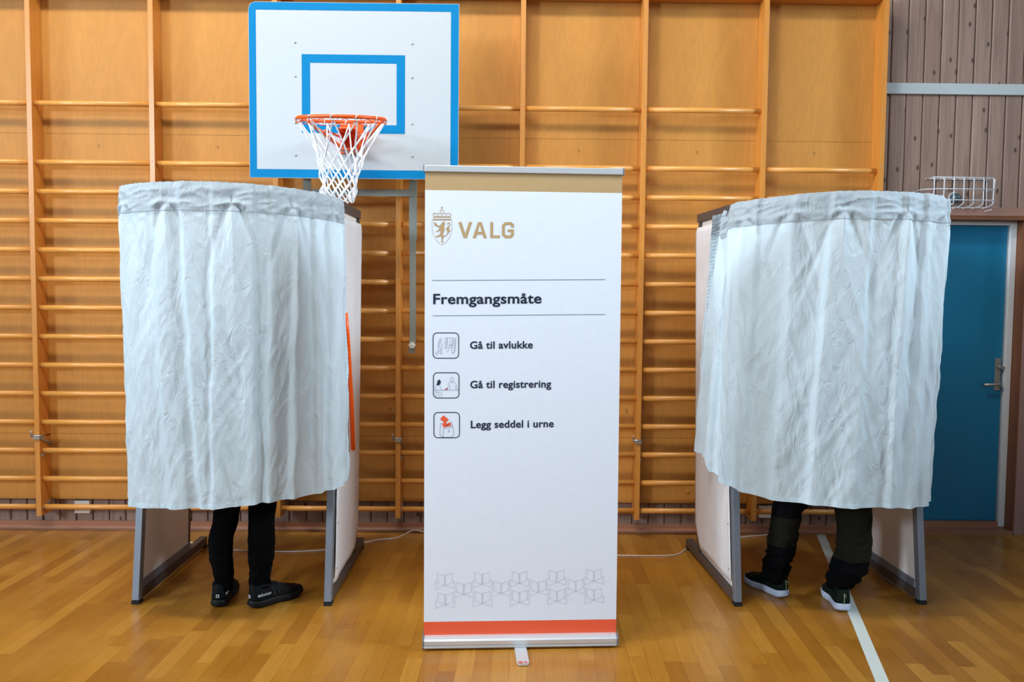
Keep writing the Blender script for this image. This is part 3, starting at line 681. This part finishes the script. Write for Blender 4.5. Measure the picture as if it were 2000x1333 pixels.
# crest: crown, shield, lion
pstrip([(843.5, 430), (844, 448), (847.5, 462), (855, 473), (863, 479), (872, 473), (879, 462), (882.5, 448), (882.8, 430)], .6, 1, True)
pstrip([(846, 429), (880.5, 429)], 2.2, 1); pstrip([(845.8, 417), (847.5, 428)], 1.1, 1); pstrip([(880.5, 417), (879, 428)], 1.1, 1)
pstrip([(845.8, 418), (850, 416.2), (854.5, 418), (855.5, 427)], 1.0, 1); pstrip([(854.8, 418), (859, 416), (863, 418), (863, 427)], 1.0, 1)
pstrip([(863, 418), (867.5, 416), (871.5, 418), (871, 427)], 1.0, 1); pstrip([(871.5, 418), (876, 416.2), (880.5, 418)], 1.0, 1)
pstrip([(848, 424), (878.5, 424)], 1.5, 1)
for k in range(4): pstrip([(851+8.2*k, 421.5), (851+8.2*k, 424)], 2, 1)
pstrip([(860, 415), (860.2, 411), (863, 409), (866, 411), (866, 415)], 1.0, 1); pstrip([(863, 403.5), (863, 409)], 1.0, 1); pstrip([(860.8, 405.6), (865.3, 405.6)], 1.0, 1)
ppoly([(864, 434), (868, 432.5), (869, 438), (867.5, 443), (868.5, 450), (865, 457), (867, 463), (864.5, 469), (866.5, 474), (862, 474.5), (863, 466), (860.5, 461), (856, 464), (850.5, 463.5), (851, 461.5), (857, 460), (860.5, 455), (859.5, 450), (854, 454), (851, 452.5), (856.5, 449), (858.5, 445), (853, 443), (850, 439.5), (852, 438.5), (858, 441.5), (861.5, 438.5)], 1)
pstrip([(846.5, 434.5), (852, 437.5), (848, 441)], 2.0, 1); pstrip([(850, 438), (861, 447)], 1.0, 1)
pstrip([(866, 463), (873, 459), (876, 452), (872, 448), (875, 443), (879, 439), (877, 435), (872.5, 438)], 1.5, 1); ppoly([(872, 447), (878, 443), (877, 451), (881, 449), (875, 457)], 1)
# icons
def rrect(x0, y0, x1, y1, r_, n=5):
    P = []
    for cx, cy, a0_ in ((x1-r_, y0+r_, -90), (x1-r_, y1-r_, 0), (x0+r_, y1-r_, 90), (x0+r_, y0+r_, 180)):
        for k in range(n+1): a = math.radians(a0_+90*k/n); P.append((cx+r_*math.cos(a), cy+r_*math.sin(a)))
    return P
for (x0, y0) in ((845.8, 650.5), (846.5, 728.3), (847.5, 806)): pstrip(rrect(x0, y0, x0+50, y0+49.5, 8), 1.5, 2, True)
def thinlines(LL, wd=.55, mi=4):
    for P in LL: pstrip(P, wd, mi)
circ = lambda cx, cy, r_, n=14: [(cx+r_*math.cos(2*PI*k/n), cy+r_*math.sin(2*PI*k/n)*1.2) for k in range(n+1)]
thinlines([circ(860.2, 664, 2), [(858.5, 667), (856, 671), (855.2, 677), (857, 679), (855.5, 685), (850, 690.5), (853.5, 693.5), (855, 690), (859.5, 684), (861, 679), (859, 690.5), (864, 691.5), (862, 688.5), (863.5, 679), (861.5, 669), (858.5, 667)], [(858.5, 669), (857.5, 676), (860, 680)],
  [(869, 660.5), (880, 660), (890, 661.5)], [(868.7, 661.5), (869.3, 681), (872.5, 682), (872.5, 661)], [(874, 661), (873, 676)], [(879, 662), (879, 674), (885, 674), (885.5, 662)], [(888.7, 662), (887.5, 688), (884, 691.5)], [(877, 674), (876.5, 684), (871.5, 688.5)], [(877, 679), (885, 680)], [(878, 674.5), (886, 675.5)], [(884, 662), (882, 690)], [(890, 662), (889, 684), (884, 691)]])
ppoly([(856, 742.5), (858.5, 742), (860.5, 744.5), (860.5, 748), (859, 751), (857.5, 753), (854, 753), (852.2, 751.5), (854, 749), (854, 745.5)], 2)
thinlines([[(860.5, 744), (861, 748.5), (859, 751)], [(853, 752), (850.6, 757), (851.3, 765), (852, 778)], [(859, 752.5), (861, 760), (864, 763), (870, 761.5)], [(851.5, 766.5), (861, 766.5), (862.5, 770), (862, 778)], [(857, 768), (857, 778)],
  circ(883, 741, 3), [(880.5, 745), (877.5, 747), (874.5, 757), (870, 761)], [(885.5, 745), (889.5, 748), (892, 756), (893.5, 762)], [(878.8, 752), (878.5, 762)], [(889, 753), (890.5, 762)], [(848, 762.5), (896, 762.5)], [(881, 746), (883, 748.5), (885, 746)]])
ppoly([(869, 760.5), (872, 758), (875, 759.5), (874, 761.5), (870, 762)], 6)
ppoly([(859.5, 819), (865.8, 811.5), (876.5, 820), (870, 827.3), (862.5, 822)], 3); ppoly([(863.5, 828), (869, 825), (873, 828), (879.5, 824.5), (881.3, 832), (866, 835.5)], 3)
pstrip([(868.5, 831.8), (877, 829.8)], .9, 2)
thinlines([[(861, 827), (859, 847), (860, 851), (865.5, 855), (866, 838)], [(866, 838), (884, 833.5)], [(881, 823.5), (883.5, 829), (886.5, 849), (881, 854.5), (862, 854.5)], [(863, 826), (861, 829)]], .7)
ppoly([(875, 840), (878, 839), (877.5, 844), (875.5, 846)], 5)
# cube pattern near the foot
def cube(cx, cy):
    k = 1.0; S = lambda dx, dy: (cx+dx, cy+dy)
    thinlines([[S(0, -9), S(-14.5, -13.5), S(-14, 5), S(0, 10)], [S(0, -9), S(14.5, -14), S(14.5, 4.5), S(0, 10)], [S(-.9, -9), S(-.9, 10)], [S(.9, -9), S(.9, 10)], [S(-14.2, 2.3), S(-18.5, 2.8), S(-18.5, 17.5), S(0, 10), S(18.5, 16), S(18.7, 1.5), S(14.5, 1.5)]], .55, 5)
for k in range(5): cube(869+72.7*k, 1134-2.1*k); cube(869.5+72.7*k, 1171.5-2.2*k)
for k in range(4): cube(906+72.7*k, 1151.5-2.0*k)
so = bm_.build('banner_sheet', [MAT['sheetprint'], MAT['gold'], MAT['navy'], MAT['orange'], MAT['thin'], MAT['pale'], MAT['rose']], t)
y1 = sy(zt)
MB().box(-.4245, .4245, y1-.008, y1+.010, zt-.002, zt+.026).build('top_rail', MAT['alu'], t, bevel=.003)
for s in (-1, 1): MB().box(s*.4265-.002, s*.4265+.002, y1-.009, y1+.011, zt-.004, zt+.027).build('end_cap', MAT['frame'], t)
# aluminium cassette with a folded profile
prof = [(-.052, .008), (.062, .008), (.068, .014), (.060, .050), (.020, .058), (-.014, .058), (-.034, .057), (-.047, .054), (-.049, .048), (-.058, .044), (-.058, .025), (-.052, .022), (-.056, .014)]
mb = MB().prism([(x, z) for x, z in prof], .834, 0, Matrix.Translation((-.417, 0, 0)) @ Matrix(((0,0,1,0),(1,0,0,0),(0,1,0,0),(0,0,0,1))))
cs = mb.build('cassette', MAT['alu'], t, bevel=.002)
for s in (-1, 1):
    MB().prism([(x*1.03, .004+z*1.02) for x, z in prof], .005, 0, Matrix.Translation((s*.4175-.0025+s*.0027, 0, -.002)) @ Matrix(((0,0,1,0),(1,0,0,0),(0,1,0,0),(0,0,0,1)))).build('end_cap', MAT['frame'], cs)
mb = MB().box(-.028, .024, -.20, .10, .003, .009)
mb.prism([(-.028, -.20), (.024, -.20), (.020, -.215), (.010, -.222), (-.014, -.222), (-.024, -.215)], .012, 0, Matrix.Translation((0, 0, .0025)))
ft_ = mb.build('foot', MAT['alu'], t, bevel=.0015)
mb = MB().box(-.022, -.004, -.2232, -.205, .0146, .0155).box(.002, .014, -.220, -.206, .0146, .0155); mb.build('foot_print', MAT['rose'], ft_)
MB().tube([(.0, .03, .05), (.0, y1+.02, zt-.01)], .008, 10).build('support_pole', MAT['alu'], t)

# ---------------------------------------------------------------- floor cables
def cable(pts, label):
    P = catmull([(x, y, z) for x, y, z in pts], 10); o = MB().tube(P, .0032, 8).build('power_cable', MAT['cord']); return tag(o, label, 'cable', 'white cables along the floor')
cable([(-1.90, 5.20, .0035), (-1.745, 5.13, .0035), (-1.595, 5.05, .0035), (-1.3, 5.02, .0035), (-1.147, 5.035, .0035), (-1.035, 5.07, .0035), (-.90, 5.17, .0035), (-.80, 5.24, .0035), (-.761, 5.275, .0035), (-.66, 5.31, .0035), (-.61, 5.395, .004), (-.585, 5.42, .012), (-.55, 5.43, .02), (-.48, 5.41, .012), (-.38, 5.36, .0035), (-.1, 5.2, .0035)],
      'white cable running behind the left booth towards the banner')
cable([(.1, 5.05, .0035), (.672, 4.99, .0035), (.90, 4.985, .0035), (1.0, 5.0, .0035), (1.06, 5.05, .0035), (1.15, 5.20, .0035), (1.22, 5.26, .0035), (1.5, 5.38, .0035), (1.69, 5.44, .0035)], 'white cable from behind the banner to the right booth')

# ---------------------------------------------------------------- people
def leg_rings(spec, n=28, seed=0, wr=0.0):
    """spec: (z, cx, cy, rx, ry)"""
    zs = [s_[0] for s_ in spec]; out = []
    NZ = 90
    for j in range(NZ+1):
        z = zs[0]+(zs[-1]-zs[0])*j/NZ
        v = [lerp_table([(s_[0], s_[k]) for s_ in spec], z) for k in (1, 2, 3, 4)]
        r_ = []
        for a in range(n):
            th = 2*PI*a/n
            w_ = wr*lerp_table([(0, 1), (.22, 1), (.40, .35), (1, .25)], z)
            q = noise.noise(Vector((math.cos(th)*1.1, math.sin(th)*1.1+seed, z*26)))
            dsp = w_*(1-abs(q)*2.5)+.003*noise.noise(Vector((math.cos(th)*2, math.sin(th)*2+seed, z*7)))
            r_.append((v[0]+(v[2]+dsp)*math.cos(th), v[1]+(v[3]+dsp)*math.sin(th), z))
        out.append(r_)
    return out
def shoe(parent, heel, ang, upper, sole, L=.285, wdt=.098, soleh=.030, style='runner', logo_=None):
    """shoe local: heel at origin, toe along +y"""
    root = bpy.data.objects.new('shoe', None); C.objects.link(root); root.parent = parent; root.location = (heel[0], heel[1], 0); root.rotation_euler = (0, 0, ang)
    def outline(k, grow=0, n=72):
        P = []
        for i in range(n):
            a = 2*PI*i/n; y_ = .5-.5*math.cos(a) ; y = y_*L
            hw = wdt/2*lerp_table([(0, .0), (.004, .18), (.015, .34), (.04, .50), (.08, .62), (.14, .68), (.24, .70), (.42, .68), (.68, 1.0), (.84, .92), (.92, .70), (.965, .46), (.99, .24), (1, .0)], y_)
            sx = 1 if a < PI else -1
            cx = .010*math.sin(PI*min(1, y_*1.1))*k
            P.append(((hw+grow)*sx*(1 if hw > 0 else 0)+cx, y+(grow*(-1 if y_ < .05 else (1 if y_ > .95 else 0)))))
        return P
    base = outline(0)
    ctr = (0, L/2)
    def ringat(z, sc_, zf=None, dy=0):
        return [((x)*sc_, ctr[1]+(y-ctr[1])*(.5+.5*sc_ if sc_ < 1 else sc_)+dy, z+(zf(y/L) if zf else 0)) for x, y in base]
    toe_up = lambda q: .012*max(0, (q-.75)/.25)**2+.004*max(0, (.08-q)/.08)
    rs = [ringat(.001, .90, toe_up), ringat(.004, .98, toe_up), ringat(soleh*.5, 1.07, toe_up), ringat(soleh*.62, 1.035, toe_up), ringat(soleh*.75, 1.06, toe_up), ringat(soleh+.004, 1.0, toe_up), ringat(soleh+.006, .8, toe_up)]
    MB().rings(rs).build('sole', sole, root)
    hgt = lambda q: (1.15 if style == 'runner' else 1.05)*lerp_table([(0, .068), (.10, .066), (.22, .050), (.34, .060), (.45, .058), (.62, .040), (.80, .026), (.93, .014), (1, .004)], q)
    R_ = []
    for k in range(9):
        e = k/8; sc_ = 1.0-.05*e-.55*e**3.2 if k < 8 else .34
        R_.append([(x*sc_*(1-.0*e), (y-L*.5)*(1-.05*e*e)+L*.5, soleh+hgt(y/L)*math.sin(e*PI/2)+toe_up(y/L)) for x, y in base])
    up_ = MB().rings(R_).build('upper', upper, root)
    MB().tube([(.030*math.cos(2*PI*k/24), .060+.048*math.sin(2*PI*k/24), soleh+.062+.010*math.cos(2*PI*k/12)) for k in range(24)], .008, 8, 0, True).build('collar', upper, root)
    mb = MB()
    for k in range(5):
        y = L*(.40+.055*k); z = soleh+hgt(y/L)+.002; mb.tube([(-.026, y-.006, z-.012), (-.010, y, z+.001), (.010, y+.004, z+.001), (.026, y+.010, z-.012)], .0022, 6)
    mb.tube([(0, L*.40, soleh+hgt(.4)+.004), (.018, L*.36, soleh+hgt(.4)+.018), (.034, L*.38, soleh+hgt(.4)+.008)], .0018, 6)
    mb.build('laces', MAT['seam'] if style == 'runner' else MAT['black'], root)
    if style == 'runner':
        for side in (-1, 1):
            mb = MB()
            for k in range(5):
                y0 = L*(.34+.09*k); mb.tube([(side*.044, y0, soleh+.012), (side*.043, y0+.012, soleh+.028), (side*.030, y0+.006, soleh+hgt(y0/L)*.86)], .0014, 5)
                mb.tube([(side*.044, y0+.022, soleh+.012), (side*.043, y0+.012, soleh+.028)], .0014, 5)
            mb.build('overlay_lines', MAT['seam'], root)
        mb = MB().box(-.0075, .0075, -.0035, -.0015, soleh+.020, soleh+.035).box(-.0030, .0030, -.0045, -.0034, soleh+.024, soleh+.031, 1)
        mb.build('heel_tab', [MAT['logo'], MAT['blkshoe']], root)
        cu = bpy.data.curves.new('tmp_text', 'FONT'); cu.body = 'salomon'; cu.size = .021; cu.extrude = .0006; cu.offset = .0004
        o = bpy.data.objects.new('tmp_text', cu); C.objects.link(o); bpy.context.view_layer.update()
        me = bpy.data.meshes.new_from_object(o.evaluated_get(bpy.context.evaluated_depsgraph_get())); bpy.data.objects.remove(o); bpy.data.curves.remove(cu)
        for side in (-1, 1):
            mb = MB(); vs = []
            for v in me.vertices:
                q = v.co.x/.085; yy = .022+v.co.x if side > 0 else .107-v.co.x
                hw = wdt/2*lerp_table([(0, .0), (.04, .46), (.10, .66), (.22, .70), (.42, .66), (.68, 1.0)], yy/L)
                zz = soleh+.026+v.co.y; vs.append((side*(hw*.985+.0016+v.co.z), yy, zz))
            mb.add(vs, [tuple(p.vertices) for p in me.polygons]); mb.build('side_lettering', MAT['logo'], root)
        bpy.data.meshes.remove(me)
    else:
        MB().tube([(0, -.003, soleh+.004), (0, -.004, soleh+.030), (.0, .002, soleh+.058)], .0022, 6).build('heel_stripe', MAT['stripe'], root)
        MB().tube([(0, .002, soleh+.058), (.004, -.014, soleh+.052), (.008, -.004, soleh+.040)], .0018, 6).build('heel_loop', MAT['stripe'], root)
        mb = MB()
        for side in (-1, 1): mb.tube([(side*.046, .01+k*.03, soleh*.62+.001) for k in range(8)], .001, 5)
    return root
def body(parent, hip, lean_y, mats, height=1.78, sx=0):
    """one continuous figure: head, neck, trunk, arms with hands, legs; clothes are separate shells"""
    hx, hy, hz_ = hip
    J = {}; V = []; E_ = []; Rr = []
    def add(p, r_, par=None):
        V.append(p); Rr.append(r_)
        if par is not None: E_.append((par, len(V)-1))
        return len(V)-1
    pel = add((hx, hy, hz_), (.135, .10)); w1 = add((hx, hy+lean_y*.2, hz_+.16), (.125, .09), pel); ch = add((hx, hy+lean_y*.6, hz_+.36), (.15, .11), w1)
    sh_ = add((hx, hy+lean_y*.9, hz_+.49), (.11, .085), ch); nk = add((hx, hy+lean_y*1.1, hz_+.58), (.055, .055), sh_); hd0 = add((hx, hy+lean_y*1.3+.01, hz_+.66), (.070, .082), nk); hd1 = add((hx, hy+lean_y*1.4+.01, hz_+.75), (.074, .09), hd0); add((hx, hy+lean_y*1.4, hz_+.81), (.045, .055), hd1)
    for s in (-1, 1):
        a = add((hx+s*.18, hy+lean_y*.9, hz_+.47), (.058, .058), sh_); b = add((hx+s*.24, hy+lean_y*.7+.04, hz_+.22), (.042, .042), a)
        c = add((hx+s*.16, hy+lean_y+.24, hz_+.10), (.030, .030), b); d = add((hx+s*.14, hy+lean_y+.31, hz_+.095), (.026, .038), c)
        for f in range(4):
            e = add((hx+s*.14+(f-1.5)*.020, hy+lean_y+.36, hz_+.085), (.009, .009), d); add((hx+s*.14+(f-1.5)*.021, hy+lean_y+.36+(.030, .040, .036, .025)[f], hz_+.065), (.0075, .0075), e)
        e = add((hx+s*.10, hy+lean_y+.31, hz_+.08), (.010, .010), d); add((hx+s*.085, hy+lean_y+.34, hz_+.065), (.0085, .0085), e)
    J['V'] = V
    for s, (kx, ky, kz), (ax, ay, az) in J_legs[parent.name]:
        h_ = add((hx+s*.09, hy, hz_-.07), (.085, .085), pel); k_ = add((kx, ky, kz), (.042, .044), h_); c_ = add((kx*.6+ax*.4, ky*.6+ay*.4-.01, kz*.6+az*.4), (.040, .042), k_); add((ax, ay, az), (.028, .030), c_)
    me = bpy.data.meshes.new('body'); me.from_pydata(V, E_, []); me.materials.append(MAT['skin']); o = bpy.data.objects.new('body', me); C.objects.link(o); o.parent = parent
    m = o.modifiers.new('skin', 'SKIN'); m.use_smooth_shade = True
    for i, sv in enumerate(me.skin_vertices[0].data): sv.radius = Rr[i]; sv.use_root = (i == 0)
    m2 = o.modifiers.new('sub', 'SUBSURF'); m2.levels = 2; m2.render_levels = 2
    hc_ = Vector((hx, hy+lean_y*1.35+.01, hz_+.72))
    def blob(c, rx, ry, rz_, n=10): return [[(c[0]+rx*math.sin(PI*j/n)*math.cos(2*PI*k/16), c[1]+ry*math.sin(PI*j/n)*math.sin(2*PI*k/16), c[2]+rz_*math.cos(PI*j/n)) for k in range(16)] for j in range(n+1)]
    MB().rings(blob(hc_+Vector((0, -.012, .03)), .088, .100, .095)).build('hair', MAT['hair'], o)
    mb = MB(); mb.rings(blob(hc_+Vector((0, .098, -.01)), .012, .018, .020)); 
    for s in (-1, 1): mb.rings(blob(hc_+Vector((s*.084, .005, -.01)), .010, .018, .028))
    mb.build('nose_and_ears', MAT['skin'], o)
    mb = MB()
    for s in (-1, 1): mb.rings(blob(hc_+Vector((s*.031, .088, .012)), .012, .008, .007))
    mb.rings(blob(hc_+Vector((0, .087, -.050)), .024, .008, .006)); mb.build('eyes_and_mouth', MAT['hair'], o)
    # jacket
    def cyl(a, b, r0, r1, n=18, k=6):
        a = Vector(a); b = Vector(b); d = (b-a).normalized(); u = d.orthogonal().normalized(); q = d.cross(u)
        return [[a.lerp(b, j/k)+(u*math.cos(2*PI*i/n)+q*math.sin(2*PI*i/n))*(r0+(r1-r0)*j/k) for i in range(n)] for j in range(k+1)]
    def ell(z, cy, rx, ry, n=24): return [(hx+rx*math.cos(2*PI*i/n), hy+cy+ry*math.sin(2*PI*i/n), hz_+z) for i in range(n)]
    mb = MB().rings([ell(-.12, 0, .19, .14), ell(.0, 0, .185, .14), ell(.16, lean_y*.2, .175, .125), ell(.36, lean_y*.6, .20, .14), ell(.47, lean_y*.85, .19, .12), ell(.53, lean_y, .10, .09), ell(.555, lean_y*1.05, .065, .07)])
    for s in (-1, 1):
        mb.rings(cyl((hx+s*.15, hy+lean_y*.9, hz_+.455), (hx+s*.24, hy+lean_y*.7+.04, hz_+.22), .078, .062)); mb.rings(cyl((hx+s*.245, hy+lean_y*.7+.03, hz_+.235), (hx+s*.165, hy+lean_y+.22, hz_+.105), .062, .042))
    mb.build('jacket', mats, parent)
    return o
J_legs = {}
# left voter
p1 = thing('person', 'person in slim black trousers and black running shoes behind the left curtain', 'person', (0, 0, 0), 0, 'voters')
J_legs[p1.name] = [(-1, (-1.342, 4.20, .49), (-1.357, 4.185, .09)), (1, (-1.17, 4.21, .49), (-1.178, 4.195, .09))]
body(p1, (-1.265, 4.235, .93), .05, MAT['jacket'])
mb = MB()
mb.rings(leg_rings([(.075, -1.358, 4.185, .040, .045), (.11, -1.355, 4.185, .041, .046), (.17, -1.357, 4.18, .046, .052), (.24, -1.366, 4.175, .054, .058), (.32, -1.366, 4.172, .056, .062), (.42, -1.346, 4.19, .060, .064), (.50, -1.340, 4.20, .064, .066), (.70, -1.335, 4.22, .076, .082), (.86, -1.33, 4.235, .092, .105)], seed=1, wr=.0035), 0)
mb.rings(leg_rings([(.075, -1.184, 4.195, .046, .045), (.11, -1.184, 4.195, .049, .047), (.15, -1.181, 4.19, .050, .050), (.24, -1.172, 4.18, .060, .060), (.32, -1.170, 4.178, .063, .064), (.42, -1.172, 4.19, .062, .064), (.50, -1.170, 4.20, .066, .066), (.70, -1.19, 4.22, .078, .082), (.86, -1.20, 4.235, .092, .105)], seed=5, wr=.0035), 0)
mb.rings([[(-1.265+.185*math.cos(2*PI*i/28)*f, 4.235+.125*math.sin(2*PI*i/28)*f, z) for i in range(28)] for z, f in ((.80, .75), (.84, .98), (.92, 1), (1.0, .96), (1.02, .9))])
mb.build('trousers', MAT['blk'], p1)
shoe(p1, (-1.368, 4.125), .10, MAT['blkshoe'], MAT['blksole'], .290, .110, .032)
shoe(p1, (-1.212, 4.122), -.72, MAT['blkshoe'], MAT['blksole'], .290, .110, .032)
# right voter
p2 = thing('person', 'person in baggy black work trousers and green trainers behind the right curtain', 'person', (0, 0, 0), 0, 'voters')
J_legs[p2.name] = [(-1, (1.445, 4.40, .50), (1.385, 4.345, .09)), (1, (1.745, 4.25, .50), (1.665, 4.185, .09))]
body(p2, (1.60, 4.38, .93), .05, MAT['jacketg'])
def lr(spec, seed):
    return leg_rings(spec, seed=seed, wr=.014)
mb = MB()
RL = [(.075, 1.395, 4.350, .044, .05), (.12, 1.40, 4.35, .056, .06), (.17, 1.405, 4.35, .060, .065), (.25, 1.420, 4.345, .066, .07), (.34, 1.432, 4.35, .066, .072), (.42, 1.448, 4.36, .070, .078), (.50, 1.484, 4.37, .092, .085), (.56, 1.50, 4.375, .092, .09), (.72, 1.52, 4.38, .10, .10), (.88, 1.535, 4.38, .105, .12)]
RR = [(.088, 1.672, 4.215, .044, .048), (.11, 1.675, 4.21, .056, .058), (.14, 1.690, 4.205, .074, .072), (.19, 1.706, 4.19, .080, .078), (.27, 1.726, 4.195, .076, .076), (.38, 1.736, 4.21, .077, .080), (.50, 1.735, 4.24, .083, .085), (.72, 1.70, 4.30, .10, .10), (.88, 1.665, 4.37, .105, .12)]
mb.rings(lr(RL, 2)); mb.rings(lr(RR, 8))
mb.rings([[(1.60+.195*math.cos(2*PI*i/28)*f, 4.38+.14*math.sin(2*PI*i/28)*f, z) for i in range(28)] for z, f in ((.80, .75), (.84, .98), (.92, 1), (1.0, .96), (1.02, .9))])
tr = mb.build('trousers', MAT['navytr'], p2)
def patch(spec, z0, z1, seed):
    n = 28; R2 = [r_ for r_ in lr(spec, seed) if z0 <= r_[0][2] <= z1]; mb = MB(); out = []
    for r_ in R2:
        cx = sum(p[0] for p in r_)/n; cy = sum(p[1] for p in r_)/n; out.append([(cx+(p[0]-cx)*1.03, cy+(p[1]-cy)*1.03, p[2]) for p in r_[13:29]])
    k = len(out[0]); vs = [p for r_ in out for p in r_]; fs = [(j*k+i, j*k+i+1, (j+1)*k+i+1, (j+1)*k+i) for j in range(len(out)-1) for i in range(k-1)]
    mb.add(vs, fs, 0, True); o = mb.build('leg_patch', MAT['olive'], tr); o['label'] = 'dark olive patch on the calf'
patch(RL, .265, .42, 2); patch(RR, .24, .52, 8)
shoe(p2, (1.437, 4.305), .42, MAT['greenshoe'], MAT['whitesole'], .290, .112, .034, 'trainer')
shoe(p2, (1.660, 4.118), -.13, MAT['greenshoe'], MAT['whitesole'], .290, .112, .034, 'trainer')

for p_, lc in ((p1, Vector((-1.265, 4.235, 0))), (p2, Vector((1.60, 4.38, 0)))):
    p_.location = lc
    for ch_ in list(p_.children): ch_.matrix_parent_inverse = Matrix.Translation(-lc)
